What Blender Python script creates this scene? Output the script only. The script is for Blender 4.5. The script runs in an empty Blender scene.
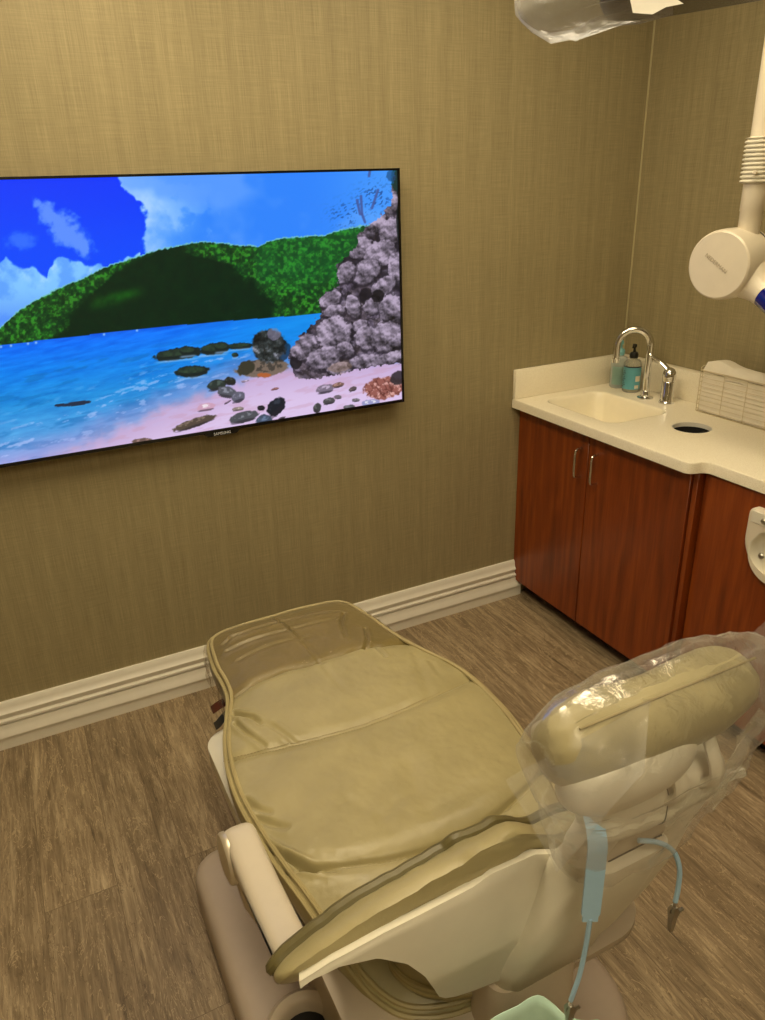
import bpy, bmesh, math, random
import numpy as np
from mathutils import Vector, Matrix, noise
random.seed(4); PI = math.pi
S = bpy.context.scene; COL = S.collection

# ------------------------------------------------------------------ camera
CAM = np.array([-2.3427, -2.4151, 1.6937]); FPX = 753.5
YAW, PITCH, ROLL = -0.4538, 0.4043, -0.0337
cy, sy, cp, sp = math.cos(YAW), math.sin(YAW), math.cos(PITCH), math.sin(PITCH)
fwd = np.array([-sy*cp, cy*cp, -sp]); rgt = np.array([cy, sy, 0.0]); upv = np.cross(rgt, fwd)
cr, sr = math.cos(ROLL), math.sin(ROLL)
r2 = cr*rgt + sr*upv; u2 = -sr*rgt + cr*upv
cd = bpy.data.cameras.new('camera'); cam = bpy.data.objects.new('camera', cd); COL.objects.link(cam)
cd.sensor_fit = 'VERTICAL'; cd.sensor_height = 24; cd.lens = FPX/1020*24; cd.clip_start = 0.02
cam.matrix_world = Matrix(((r2[0], u2[0], -fwd[0], CAM[0]), (r2[1], u2[1], -fwd[1], CAM[1]), (r2[2], u2[2], -fwd[2], CAM[2]), (0, 0, 0, 1)))
S.camera = cam
S.view_settings.view_transform = 'Standard'; S.view_settings.look = 'None'
S.view_settings.gamma = 1.0; S.view_settings.use_curve_mapping = False; S.view_settings.exposure = 0.0

# ------------------------------------------------------------------ materials
def lin(c):
    return tuple(((x/255)/12.92 if x/255 <= 0.04045 else ((x/255+0.055)/1.055)**2.4) for x in c)

class NT:
    def __init__(s, name):
        s.m = bpy.data.materials.new(name); s.m.use_nodes = True
        s.t = s.m.node_tree; s.b = s.t.nodes['Principled BSDF']; s.out = s.t.nodes['Material Output']
    def n(s, typ, **kw):
        n = s.t.nodes.new(typ)
        for k, v in kw.items():
            if k in n.inputs: n.inputs[k].default_value = v
            else: setattr(n, k, v)
        return n
    def l(s, a, b): s.t.links.new(a, b)
    def coord(s, scale=(1, 1, 1), kind='Object'):
        tc = s.n('ShaderNodeTexCoord'); mp = s.n('ShaderNodeMapping'); mp.inputs['Scale'].default_value = scale
        s.l(tc.outputs[kind], mp.inputs['Vector']); return mp.outputs['Vector']
    def noise(s, vec, scale, detail=3, rough=0.5, dist=0.0):
        n = s.n('ShaderNodeTexNoise'); n.inputs['Scale'].default_value = scale; n.inputs['Detail'].default_value = detail
        n.inputs['Roughness'].default_value = rough; n.inputs['Distortion'].default_value = dist
        s.l(vec, n.inputs['Vector']); return n.outputs['Fac']
    def ramp(s, fac, stops):
        r = s.n('ShaderNodeValToRGB'); e = r.color_ramp.elements
        while len(e) < len(stops): e.new(0.5)
        for i, (p, c) in enumerate(stops): e[i].position = p; e[i].color = (*c, 1)
        s.l(fac, r.inputs['Fac']); return r.outputs['Color']
    def math(s, op, a, b=None):
        n = s.n('ShaderNodeMath', operation=op)
        for i, v in enumerate((a, b)):
            if v is None: continue
            if isinstance(v, (int, float)): n.inputs[i].default_value = v
            else: s.l(v, n.inputs[i])
        return n.outputs[0]
    def mix(s, fac, a, b, bt='MIX'):
        n = s.n('ShaderNodeMix', data_type='RGBA', blend_type=bt)
        for i, v in ((0, fac), (6, a), (7, b)):
            if isinstance(v, (int, float)): n.inputs[i].default_value = v
            elif isinstance(v, tuple): n.inputs[i].default_value = (*v, 1)
            else: s.l(v, n.inputs[i])
        return n.outputs[2]
    def bump(s, h, strength=0.3, dist=0.002):
        b = s.n('ShaderNodeBump'); b.inputs['Strength'].default_value = strength; b.inputs['Distance'].default_value = dist
        s.l(h, b.inputs['Height']); s.l(b.outputs['Normal'], s.b.inputs['Normal'])
    def set(s, **kw):
        for k, v in kw.items():
            k = k.replace('_', ' ')
            if isinstance(v, (int, float)): s.b.inputs[k].default_value = v
            elif isinstance(v, tuple): s.b.inputs[k].default_value = (*v, 1)
            else: s.l(v, s.b.inputs[k])

def plain(name, rgb, rough=0.5, metal=0.0, var=0.06, scale=30, bump=0.0, coat=0.0, spec=0.5):
    t = NT(name); c = lin(rgb); f = t.noise(t.coord(), scale, 3)
    col = t.ramp(f, [(0.3, tuple(x*(1-var) for x in c)), (0.7, tuple(min(1, x*(1+var)) for x in c))])
    t.set(Base_Color=col, Roughness=rough, Metallic=metal, Coat_Weight=coat, Specular_IOR_Level=spec)
    if bump: t.bump(t.noise(t.coord(), scale*8, 2), bump, 0.001)
    return t.m

def wall_mat():
    t = NT('linen_wallcovering')
    v = t.noise(t.coord((330, 330, 9)), 1, 2, 0.6); h = t.noise(t.coord((10, 10, 360)), 1, 2, 0.6)
    big = t.noise(t.coord((40, 40, 1.2)), 1, 3, 0.5)
    w = t.math('ADD', t.math('ADD', t.math('MULTIPLY', v, 0.42), t.math('MULTIPLY', h, 0.30)), t.math('MULTIPLY', big, 0.28))
    col = t.ramp(w, [(0.36, lin((134, 123, 92))), (0.50, lin((148, 136, 102))), (0.64, lin((163, 150, 114)))])
    t.set(Base_Color=col, Roughness=0.55, Specular_IOR_Level=0.35); t.bump(w, 0.35, 0.0015)
    return t.m

def floor_mat():
    t = NT('wood_plank_vinyl')
    tc = t.n('ShaderNodeTexCoord'); mp = t.n('ShaderNodeMapping'); mp.inputs['Rotation'].default_value = (0, 0, PI/2)
    t.l(tc.outputs['Object'], mp.inputs['Vector'])
    br = t.n('ShaderNodeTexBrick'); t.l(mp.outputs[0], br.inputs['Vector'])
    br.inputs['Scale'].default_value = 1; br.inputs['Brick Width'].default_value = 1.22; br.inputs['Row Height'].default_value = 0.182
    br.inputs['Mortar Size'].default_value = 0.0009; br.inputs['Mortar Smooth'].default_value = 0.2; br.offset = 0.37
    br.inputs['Color1'].default_value = (0, 0, 0, 1); br.inputs['Color2'].default_value = (1, 1, 1, 1); br.inputs['Mortar'].default_value = (0.5, 0.5, 0.5, 1)
    # every plank shifts the grain pattern
    off = t.n('ShaderNodeVectorMath', operation='MULTIPLY'); t.l(br.outputs['Color'], off.inputs[0]); off.inputs[1].default_value = (7, 11, 3)
    add = t.n('ShaderNodeVectorMath', operation='ADD'); t.l(tc.outputs['Object'], add.inputs[0]); t.l(off.outputs[0], add.inputs[1])
    m1 = t.n('ShaderNodeMapping'); m1.inputs['Scale'].default_value = (60, 3.5, 1); t.l(add.outputs[0], m1.inputs['Vector'])
    m2 = t.n('ShaderNodeMapping'); m2.inputs['Scale'].default_value = (11, 1.6, 1); t.l(add.outputs[0], m2.inputs['Vector'])
    m3 = t.n('ShaderNodeMapping'); m3.inputs['Scale'].default_value = (170, 12, 1); t.l(add.outputs[0], m3.inputs['Vector'])
    g1 = t.noise(m1.outputs[0], 1, 5, 0.62, 0.9); g2 = t.noise(m2.outputs[0], 1, 5, 0.6, 2.6); g3 = t.noise(m3.outputs[0], 1, 3, 0.6, 0.6)
    f = t.math('ADD', t.math('ADD', t.math('MULTIPLY', g1, 0.36), t.math('MULTIPLY', g2, 0.40)), t.math('MULTIPLY', g3, 0.24))
    col = t.ramp(f, [(0.33, lin((84, 71, 53))), (0.46, lin((126, 109, 85))), (0.55, lin((151, 133, 106))), (0.68, lin((188, 170, 140)))])
    # thin weathered cracks following the grain
    cr_ = t.noise(m2.outputs[0], 2.1, 4, 0.55, 3.2)
    line = t.math('LESS_THAN', t.math('ABSOLUTE', t.math('SUBTRACT', cr_, 0.5)), 0.008)
    col = t.mix(t.math('MULTIPLY', line, 0.45), col, lin((78, 60, 40)))
    pl_ = t.noise(m2.outputs[0], 1.7, 4, 0.55, 4.0); line2 = t.math('LESS_THAN', t.math('ABSOLUTE', t.math('SUBTRACT', pl_, 0.53)), 0.010)
    col = t.mix(t.math('MULTIPLY', line2, 0.40), col, lin((206, 184, 148)))
    tone = t.ramp(br.outputs['Color'], [(0, (0.86, 0.85, 0.84)), (1, (1.08, 1.07, 1.05))])
    col = t.mix(1.0, col, tone, 'MULTIPLY')
    col = t.mix(t.math('MULTIPLY', br.outputs['Fac'], 0.6), col, lin((70, 54, 36)))
    t.set(Base_Color=col, Roughness=0.42, Specular_IOR_Level=0.4); t.bump(f, 0.25, 0.0015)
    return t.m

def cherry_mat():
    t = NT('cherry_veneer')
    g = t.noise(t.coord((22, 22, 1.5)), 1, 4, 0.55, 1.2); fine = t.noise(t.coord((240, 240, 9)), 1, 3, 0.6)
    wv = t.n('ShaderNodeTexWave', wave_type='RINGS', rings_direction='Z'); wv.inputs['Scale'].default_value = 1.4
    wv.inputs['Distortion'].default_value = 14; wv.inputs['Detail'].default_value = 2; wv.inputs['Detail Scale'].default_value = 1.2
    tc = t.n('ShaderNodeTexCoord'); mp = t.n('ShaderNodeMapping'); mp.inputs['Scale'].default_value = (0.2, 3.4, 0.7); mp.inputs['Location'].default_value = (0, 2.3, -0.3)
    t.l(tc.outputs['Object'], mp.inputs['Vector']); t.l(mp.outputs[0], wv.inputs['Vector'])
    f = t.math('ADD', t.math('ADD', t.math('MULTIPLY', g, 0.60), t.math('MULTIPLY', fine, 0.30)), t.math('MULTIPLY', wv.outputs['Fac'], 0.10))
    col = t.ramp(f, [(0.28, lin((92, 38, 10))), (0.5, lin((126, 56, 16))), (0.72, lin((148, 74, 24)))])
    t.set(Base_Color=col, Roughness=0.36, Specular_IOR_Level=0.4, Coat_Weight=0.12, Coat_Roughness=0.2)
    return t.m

def counter_mat():
    t = NT('cream_solid_surface')
    f = t.noise(t.coord(), 420, 2, 0.7); s_ = t.noise(t.coord(), 190, 1, 0.5)
    col = t.ramp(f, [(0.32, lin((226, 216, 192))), (0.5, lin((240, 231, 208))), (0.68, lin((246, 239, 220)))])
    col = t.mix(t.math('MULTIPLY', t.math('GREATER_THAN', s_, 0.66), 0.15), col, lin((196, 184, 156)))
    t.set(Base_Color=col, Roughness=0.3); return t.m

def leather_mat(name, rgb, rough=0.38):
    t = NT(name); c = lin(rgb)
    f = t.noise(t.coord(), 9, 4, 0.55, 0.4)
    col = t.ramp(f, [(0.3, tuple(x*0.9 for x in c)), (0.7, tuple(x*1.08 for x in c))])
    gr = t.n('ShaderNodeTexVoronoi'); gr.inputs['Scale'].default_value = 900; t.l(t.coord(), gr.inputs['Vector'])
    sm = t.noise(t.coord(), 45, 4, 0.6, 0.5)
    h = t.math('ADD', t.math('MULTIPLY', gr.outputs['Distance'], 0.12), t.math('MULTIPLY', sm, 1.0))
    rg = t.math('ADD', t.math('MULTIPLY', f, 0.18), rough-0.09)
    t.set(Base_Color=col, Roughness=rg, Specular_IOR_Level=0.45); t.bump(h, 0.22, 0.004)
    return t.m

def film_mat(name, tint=(0.99, 0.99, 0.985), haze=0.035, edge=0.17, rough=0.12, refl=0.32, bmp=0.28):
    t = NT(name); nt = t.t
    tr = t.n('ShaderNodeBsdfTransparent'); tr.inputs['Color'].default_value = (*tint, 1)
    df = t.n('ShaderNodeBsdfDiffuse'); df.inputs['Color'].default_value = (0.85, 0.85, 0.83, 1)
    gl = t.n('ShaderNodeBsdfGlossy'); gl.inputs['Roughness'].default_value = rough; gl.inputs['Color'].default_value = (0.95, 0.95, 0.95, 1)
    bp = t.n('ShaderNodeBump'); bp.inputs['Strength'].default_value = bmp; bp.inputs['Distance'].default_value = 0.004
    t.l(t.noise(t.coord(), 38, 4, 0.6, 1.5), bp.inputs['Height'])
    t.l(bp.outputs['Normal'], gl.inputs['Normal'])
    lw = t.n('ShaderNodeLayerWeight'); lw.inputs['Blend'].default_value = 0.35
    fz = t.math('ADD', t.math('MULTIPLY', lw.outputs['Facing'], edge), haze)
    fr = t.n('ShaderNodeFresnel'); fr.inputs['IOR'].default_value = 1.45; t.l(bp.outputs['Normal'], fr.inputs['Normal'])
    m1 = t.n('ShaderNodeMixShader'); t.l(fz, m1.inputs[0]); t.l(tr.outputs[0], m1.inputs[1]); t.l(df.outputs[0], m1.inputs[2])
    m2 = t.n('ShaderNodeMixShader'); t.l(t.math('MULTIPLY', fr.outputs[0], refl), m2.inputs[0]); t.l(m1.outputs[0], m2.inputs[1]); t.l(gl.outputs[0], m2.inputs[2])
    t.l(m2.outputs[0], t.out.inputs['Surface']); return t.m

def emit_mat(name, rgb, strength):
    t = NT(name); f = t.noise(t.coord(), 60, 2)
    col = t.ramp(f, [(0, tuple(x*0.97 for x in rgb)), (1, rgb)])
    t.set(Base_Color=(0.8, 0.8, 0.8), Emission_Color=col, Emission_Strength=strength); return t.m

M = dict(
    wall=wall_mat(), floor=floor_mat(), cherry=cherry_mat(), counter=counter_mat(),
    ceiling=plain('ceiling_paint', (222, 220, 212), 0.9),
    trim=plain('white_trim_paint', (226, 221, 208), 0.35, var=0.02),
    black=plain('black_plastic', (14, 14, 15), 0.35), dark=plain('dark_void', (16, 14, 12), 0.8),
    chrome=plain('chrome', (225, 225, 225), 0.06, 1.0, 0.02), steel=plain('brushed_steel', (180, 176, 168), 0.28, 1.0, 0.04),
    leather=leather_mat('beige_leather', (160, 149, 109), 0.34),
    toe=leather_mat('taupe_leather', (122, 107, 64), 0.33),
    piping=leather_mat('beige_piping', (166, 152, 108), 0.42),
    stitch=plain('stitch_thread', (140, 126, 86), 0.7),
    shell=plain('cream_plastic', (222, 217, 200), 0.3, var=0.02),
    shell2=plain('warm_beige_plastic', (190, 176, 156), 0.38, var=0.02),
    base=plain('grey_beige_plastic', (178, 163, 148), 0.42, var=0.02),
    seam=plain('seam_shadow_gap', (92, 86, 70), 0.8),
    champ=plain('champagne_metal', (206, 194, 170), 0.32, 0.55, 0.02), grey=plain('grey_rubber', (96, 92, 86), 0.5),
    armr=plain('beige_arm_plastic', (198, 187, 168), 0.34, var=0.02), armw=plain('white_arm_plastic', (222, 212, 192), 0.3, var=0.02),
    blue=plain('cobalt_plastic', (8, 18, 120), 0.08, coat=0.6),
    teal=plain('teal_label', (92, 160, 172), 0.45, var=0.05), navy=plain('navy_print', (28, 34, 44), 0.5),
    paper=plain('white_paper', (228, 220, 202), 0.85, var=0.03, bump=0.15),
    print=plain('label_print', (60, 84, 92), 0.6), cream=plain('cream_print', (220, 212, 190), 0.6),
    wire=plain('coated_wire', (206, 192, 158), 0.35, 0.2), strap=plain('sky_blue_silicone', (160, 196, 224), 0.45, var=0.03),
    mint=plain('mint_tissue_paper', (186, 218, 202), 0.8, var=0.04, bump=0.2),
    orange=plain('maroon_webbing', (88, 38, 20), 0.7), bezel=plain('tv_bezel', (10, 10, 14), 0.25),
    silver=plain('silver_lettering', (200, 204, 212), 0.4), lamp=plain('dark_lamp_body', (20, 18, 16), 0.5),
    film=film_mat('clear_film'), fold=film_mat('folded_film', (0.97, 0.97, 0.97), 0.10, 0.22, 0.15, 0.5, 0.3), film2=film_mat('frosted_film', (0.86, 0.87, 0.90), 0.16, 0.22, 0.15),
    film3=film_mat('tight_clear_film', (0.97, 0.96, 0.94), 0.0, 0.05, 0.18, 0.28),
    glow=emit_mat('ceiling_diffuser', (1.0, 0.86, 0.62), 0.0),
)

# ------------------------------------------------------------------ object helpers
def link(name, me, m=None, parent=None):
    o = bpy.data.objects.new(name, me); COL.objects.link(o)
    if m is not None: me.materials.append(m)
    if parent: o.parent = parent
    return o
def sharpen(bm, ang=38):
    a = math.radians(ang)
    for f in bm.faces: f.smooth = True
    for e in bm.edges:
        e.smooth = not (len(e.link_faces) == 2 and e.calc_face_angle(0) > a)
def mesh(name, V, F, m, parent=None, ang=38, fix=True):
    me = bpy.data.meshes.new(name); me.from_pydata([tuple(map(float, v)) for v in V], [], [tuple(map(int, f)) for f in F])
    bm = bmesh.new(); bm.from_mesh(me)
    if fix: bmesh.ops.recalc_face_normals(bm, faces=bm.faces)
    sharpen(bm, ang); bm.to_mesh(me); bm.free()
    return link(name, me, m, parent)
def empty(name, loc=(0, 0, 0), rz=0):
    o = bpy.data.objects.new(name, None); COL.objects.link(o); o.location = loc; o.rotation_euler = (0, 0, rz); o.empty_display_size = 0.1
    return o
def tag(o, label=None, cat=None, group=None, kind=None):
    if label: o['label'] = label
    if cat: o['category'] = cat
    if group: o['group'] = group
    if kind: o['kind'] = kind
    return o

class MB:
    """collects shapes into one mesh"""
    def __init__(s): s.V = []; s.F = []
    def add(s, V, F):
        k = len(s.V); s.V += [tuple(map(float, v)) for v in V]; s.F += [tuple(int(i)+k for i in f) for f in F]; return s
    def box(s, x0, x1, y0, y1, z0, z1, bev=0.0, seg=2, mat=None):
        bm = bmesh.new(); bmesh.ops.create_cube(bm, size=1)
        for v in bm.verts: v.co = Vector(((x0+x1)/2+v.co.x*(x1-x0), (y0+y1)/2+v.co.y*(y1-y0), (z0+z1)/2+v.co.z*(z1-z0)))
        if bev: bmesh.ops.bevel(bm, geom=bm.edges[:]+bm.verts[:], offset=bev, segments=seg, profile=0.5, affect='EDGES')
        if mat is not None: bmesh.ops.transform(bm, matrix=mat, verts=bm.verts)
        bm.verts.index_update(); s.add([v.co for v in bm.verts], [[v.index for v in f.verts] for f in bm.faces]); bm.free(); return s
    def loft(s, secs, cap=True, close=False):
        n = len(secs[0]); V = [p for c in secs for p in c]; F = []
        for i in range(len(secs)-1+(1 if close else 0)):
            a, b = i*n, ((i+1) % len(secs))*n
            for j in range(n): k = (j+1) % n; F.append((a+j, a+k, b+k, b+j))
        if cap and not close: F.append(tuple(range(n-1, -1, -1))); F.append(tuple(range((len(secs)-1)*n, len(secs)*n)))
        return s.add(V, F)
    def tube(s, path, r, n=8, closed=False, sq=None):
        P = [Vector(p) for p in path]; N = len(P); R = r if hasattr(r, '__len__') else [r]*N
        secs = []; up = None
        for i in range(N):
            t = (P[(i+1) % N]-P[i-1]) if closed else (P[min(i+1, N-1)]-P[max(i-1, 0)])
            t.normalize()
            if up is None: up = Vector((0, 0, 1)) if abs(t.z) < 0.9 else Vector((0, 1, 0))
            a = up-t*up.dot(t); a.normalize(); b = t.cross(a); up = a
            secs.append([P[i]+(a*math.cos(2*PI*k/n)*(sq or 1)+b*math.sin(2*PI*k/n))*R[i] for k in range(n)])
        return s.loft(secs, cap=not closed, close=closed)
    def lathe(s, prof, n=32, mat=None, cap=True):
        secs = [[Vector((r*math.cos(2*PI*k/n), r*math.sin(2*PI*k/n), z)) for k in range(n)] for r, z in prof]
        if mat is not None: secs = [[mat @ v for v in c] for c in secs]
        return s.loft(secs, cap)
    def prism(s, poly, z0, z1, mat=None):
        secs = [[Vector((x, y, z)) for x, y in poly] for z in (z0, z1)]
        if mat is not None: secs = [[mat @ v for v in c] for c in secs]
        return s.loft(secs)
    def build(s, name, m, parent=None, ang=38, fix=True): return mesh(name, s.V, s.F, m, parent, ang, fix)

def spline(pts, n, closed=False):
    P = np.array(pts, float); K = len(P)
    if closed: Q = np.vstack([P[-1], P, P[0], P[1]]); segs = K
    else: Q = np.vstack([2*P[0]-P[1], P, 2*P[-1]-P[-2]]); segs = K-1
    out = []
    for i in range(segs):
        a, b, c, d = Q[i], Q[i+1], Q[i+2], Q[i+3]
        t = np.linspace(0, 1, 24, endpoint=False)[:, None]
        out.append(0.5*((2*b)+(-a+c)*t+(2*a-5*b+4*c-d)*t**2+(-a+3*b-3*c+d)*t**3))
    out = np.vstack(out+[P[:1] if closed else P[-1:]])
    L = np.r_[0, np.cumsum(np.linalg.norm(np.diff(out, axis=0), axis=1))]
    q = np.linspace(0, L[-1], n, endpoint=not closed)
    return np.stack([np.interp(q, L, out[:, k]) for k in range(out.shape[1])], 1)
def rrect(hx, hy, r, n=6):
    r = min(r, hx, hy); out = []
    for cx_, cy_, a0 in ((hx-r, hy-r, 0), (-hx+r, hy-r, 90), (-hx+r, -hy+r, 180), (hx-r, -hy+r, 270)):
        for k in range(n+1):
            a = math.radians(a0+90*k/n); out.append((cx_+r*math.cos(a), cy_+r*math.sin(a)))
    return out
def sup(a, e):
    c, s_ = math.cos(a), math.sin(a)
    return math.copysign(abs(c)**(2/e), c), math.copysign(abs(s_)**(2/e), s_)
def fit(axis, at=(0, 0, 0)):
    return Matrix.Translation(at) @ Vector((0, 0, 1)).rotation_difference(Vector(axis)).to_matrix().to_4x4()

# ------------------------------------------------------------------ room
RX0, RY0, RZ = -4.0, -4.0, 2.62
def struct(name, mb, m, label):
    o = mb.build(name, m); return tag(o, label, 'room', kind='structure')
def slab(name, x0, x1, y0, y1, z0, z1, m, label): return struct(name, MB().box(x0, x1, y0, y1, z0, z1), m, label)
slab('floor', RX0-.1, .1, RY0-.1, .1, -.08, 0, M['floor'], 'brown wood-look plank floor')
slab('ceiling', RX0-.1, .1, RY0-.1, .1, RZ, RZ+.08, M['ceiling'], 'white ceiling above the room')
slab('wall_back', RX0-.1, .1, 0, .1, 0, RZ, M['wall'], 'olive linen-textured wall behind the television')
slab('wall_right', 0, .1, RY0-.1, 0, 0, RZ, M['wall'], 'olive linen-textured wall behind the sink counter')
slab('wall_left', RX0-.1, RX0, RY0-.1, 0, 0, RZ, M['wall'], 'olive wall on the left side of the room')
slab('wall_front', RX0, 0, RY0-.1, RY0, 0, RZ, M['wall'], 'olive wall at the open side of the room')
struct('trim_1', MB().tube([(-.003, -.003, 1.0), (-.003, -.003, RZ-.001)], .0035, 6), plain('corner_sealant', (176, 166, 128), 0.5), 'thin pale sealant bead in the corner of the two walls')
bprof = [(0, .168), (.008, .168), (.012, .161), (.013, .150), (.016, .139), (.023, .131), (.023, .1265), (.0155, .1245), (.0155, .109), (.025, .1045), (.025, .0975),
         (.013, .0945), (.013, .0905), (.022, .0885), (.023, .079), (.026, .065), (.034, .053), (.034, .0475), (.028, .0455), (.028, 0), (0, 0)]
def baseboard(name, axis, a, b, lab):
    secs = []
    for t in (a, b):
        if axis == 'back': secs.append([(t, -d, z) for d, z in bprof])
        elif axis == 'left': secs.append([(RX0+d, t, z) for d, z in bprof])
        else: secs.append([(t, RY0+d, z) for d, z in bprof])
    struct(name, MB().loft(secs), M['trim'], lab)
baseboard('baseboard_back', 'back', RX0, -.505, 'white stepped moulding baseboard along the wall below the television')
baseboard('baseboard_left', 'left', RY0+.04, -.04, 'white moulding baseboard along the left wall')
baseboard('baseboard_front', 'front', RX0+.04, -.6, 'white moulding baseboard on the open side')

# ------------------------------------------------------------------ cabinets
cab = tag(empty('base_cabinet', (-.27, -.45, 0)), 'cherry two-door base cabinet under the sink, against the back wall', 'cabinet')
def loc(mb, o):  # world geometry -> local of a plain empty
    mb.V = [(v[0]-o.location.x, v[1]-o.location.y, v[2]-o.location.z) for v in mb.V]; return mb
ZT = .862
c = MB().box(-.505, -.49, -.905, -.002, .078, ZT).box(-.49, -.002, -.02, -.002, .078, ZT).box(-.49, -.002, -.905, -.89, .078, ZT).box(-.49, -.002, -.89, -.02, .078, .095).box(-.012, -.002, -.89, -.02, .095, ZT)
loc(c, cab).build('body', M['cherry'], cab)
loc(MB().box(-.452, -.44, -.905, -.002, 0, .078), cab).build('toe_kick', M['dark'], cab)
def handle(y, par, o):
    z0, z1, x = .681, .795, -.531
    p = spline([(x, y, z0), (x-.022, y, z0+.003), (x-.030, y, z0+.014), (x-.031, y, .738), (x-.030, y, z1-.014), (x-.022, y, z1-.003), (x, y, z1)], 40)
    loc(MB().tube(p, .0042, 8), o).build('handle', M['chrome'], par)['label'] = 'chrome bow handle'
for y0, y1, hy in ((-.419, -.002, -.386), (-.884, -.424, -.474)):
    d = loc(MB().box(-.531, -.506, y0, y1, .075, .858, .0015, 1), cab).build('door', M['cherry'], cab); handle(hy, d, cab)
loc(MB().box(-.523, -.506, -.906, -.888, .078, .858, .001, 1), cab).build('filler_strip', M['cherry'], cab)
cab2 = tag(empty('base_cabinet', (-.24, -1.45, 0)), 'cherry base cabinet set back to the right, carrying a white oval holder', 'cabinet')
c = MB().box(-.483, -.469, -2.1, -.908, .078, ZT).box(-.469, -.002, -.925, -.908, .078, ZT).box(-.469, -.002, -2.1, -2.085, .078, ZT).box(-.469, -.002, -2.085, -.925, .078, .095)
loc(c, cab2).build('body', M['cherry'], cab2)
loc(MB().box(-.432, -.422, -2.1, -.908, 0, .078), cab2).build('toe_kick', M['dark'], cab2)
loc(MB().box(-.50, -.484, -1.50, -.912, .075, .858, .0015, 1), cab2).build('front_panel', M['cherry'], cab2)
d2 = loc(MB().box(-.50, -.484, -2.095, -1.504, .075, .858, .0015, 1), cab2).build('door', M['cherry'], cab2)

# white recessed holder on the cabinet front
fx = tag(empty('utility_holder', (-.50, -1.196, .720)), 'white rounded holder with a recessed bowl screwed to the cherry cabinet front', 'holder')
def plate_poly(hw, top, bot, rt=.022, n=12):
    P = []
    for k in range(n+1): a = PI/2*k/n; P.append((hw-rt+rt*math.cos(a), top-rt+rt*math.sin(a)))
    for k in range(n+1): a = PI/2+PI/2*k/n; P.append((-hw+rt+rt*math.cos(a), top-rt+rt*math.sin(a)))
    for k in range(2*n+1): a = PI+PI*k/(2*n); P.append((hw*math.cos(a), bot+hw+hw*math.sin(a)*1.0))
    return P
mm = Matrix(((0, 0, -1, 0), (1, 0, 0, 0), (0, 1, 0, 0), (0, 0, 0, 1)))
TH = .024
secs = [[mm @ Vector((x, y, dz)) for x, y in plate_poly(.102+off, .098+off, -.095-off, .022)] for off, dz in ((0, 0), (0, TH-.007), (-.003, TH-.002), (-.008, TH))]
def bowl_ring(r, dz): 
    out = []
    for x, y in plate_poly(.102, .098, -.095, .022):
        d = Vector((x, y+.03)).normalized(); out.append(mm @ Vector((d.x*r, d.y*r-.03, dz)))
    return out
MB().loft(secs+[bowl_ring(.082, TH)], cap=False).build('plate', M['armw'], fx)
rings_ = [bowl_ring(r, z) for r, z in ((.082, TH), (.079, TH-.001), (.076, TH-.005), (.070, TH-.013), (.058, TH-.019), (.035, TH-.021), (.004, TH-.0215))]
MB().loft(rings_, cap=False).add(rings_[-1], [tuple(range(len(rings_[-1])))]).build('bowl', M['shell'], fx)
MB().box(-.0265, -.022, -.088, .088, .056, .092, .0015, 1).build('upper_panel', M['shell'], fx)
for y, z, nm in ((.05, -.045, 'screw'), (-.05, -.045, 'screw'), (.045, .072, 'screw'), (-.045, .072, 'screw')):
    MB().lathe([(.009, 0), (.009, .003), (.006, .006), (.002, .006)], 14, fit((-1, 0, 0), (-.0035 if z < 0 else -.0265, y, z))).build(nm, M['steel'], fx)

# ------------------------------------------------------------------ countertop with sink and waste hole
ct = tag(empty('countertop', (-.28, -.5, .865)), 'cream speckled countertop with moulded sink, round waste hole and backsplash', 'countertop')
front = spline([(-.5715, -.868), (-.5715, -.888), (-.565, -.903), (-.550, -.912), (-.530, -.917), (-.517, -.927), (-.512, -.944), (-.512, -.97)], 26)
outl = [(-.003, -.003), (-.5715, -.003)] + [tuple(p) for p in front] + [(-.512, -2.12), (-.003, -2.12)]
sink = [(x-.345, y-.285) for x, y in rrect(.145, .195, .05, 8)]
hole = [(-.286+.066*math.cos(t), -.652+.066*math.sin(t)) for t in np.linspace(0, 2*PI, 40, endpoint=False)]
bm = bmesh.new(); es = []
for lp in (outl, sink, hole):
    vs = [bm.verts.new((x, y, .90)) for x, y in lp]
    es += [bm.edges.new((vs[i], vs[(i+1) % len(vs)])) for i in range(len(vs))]
r = bmesh.ops.triangle_fill(bm, edges=es, use_beauty=True)
fs = [g for g in r['geom'] if isinstance(g, bmesh.types.BMFace)]
for f in bm.faces:
    if f.normal.z < 0: f.normal_flip()
ex = bmesh.ops.extrude_face_region(bm, geom=bm.faces[:])
bmesh.ops.translate(bm, vec=(0, 0, -.036), verts=[g for g in ex['geom'] if isinstance(g, bmesh.types.BMVert)])
bmesh.ops.recalc_face_normals(bm, faces=bm.faces)
bm.edges.ensure_lookup_table()
be = [e for e in bm.edges if len(e.link_faces) == 2 and e.verts[0].co.z > .899 and e.verts[1].co.z > .899 and e.calc_face_angle(0) > 1 and (e.verts[0].co.x < -.5 and e.verts[1].co.x < -.5)]
bmesh.ops.bevel(bm, geom=be, offset=.004, segments=3, profile=.5, affect='EDGES')
bmesh.ops.translate(bm, vec=-Vector(ct.location), verts=bm.verts)
sharpen(bm, 30); me = bpy.data.meshes.new('slab'); bm.to_mesh(me); bm.free(); link('slab', me, M['counter'], ct)
secs = []
for off, z in ((.0, .9005), (-.003, .8985), (-.008, .890), (-.014, .86), (-.022, .80), (-.035, .765), (-.06, .752), (-.11, .748)):
    secs.append([(x-.345, y-.285, z) for x, y in rrect(.145+off, .195+off, max(.02, .05+off*.3), 8)])
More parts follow.
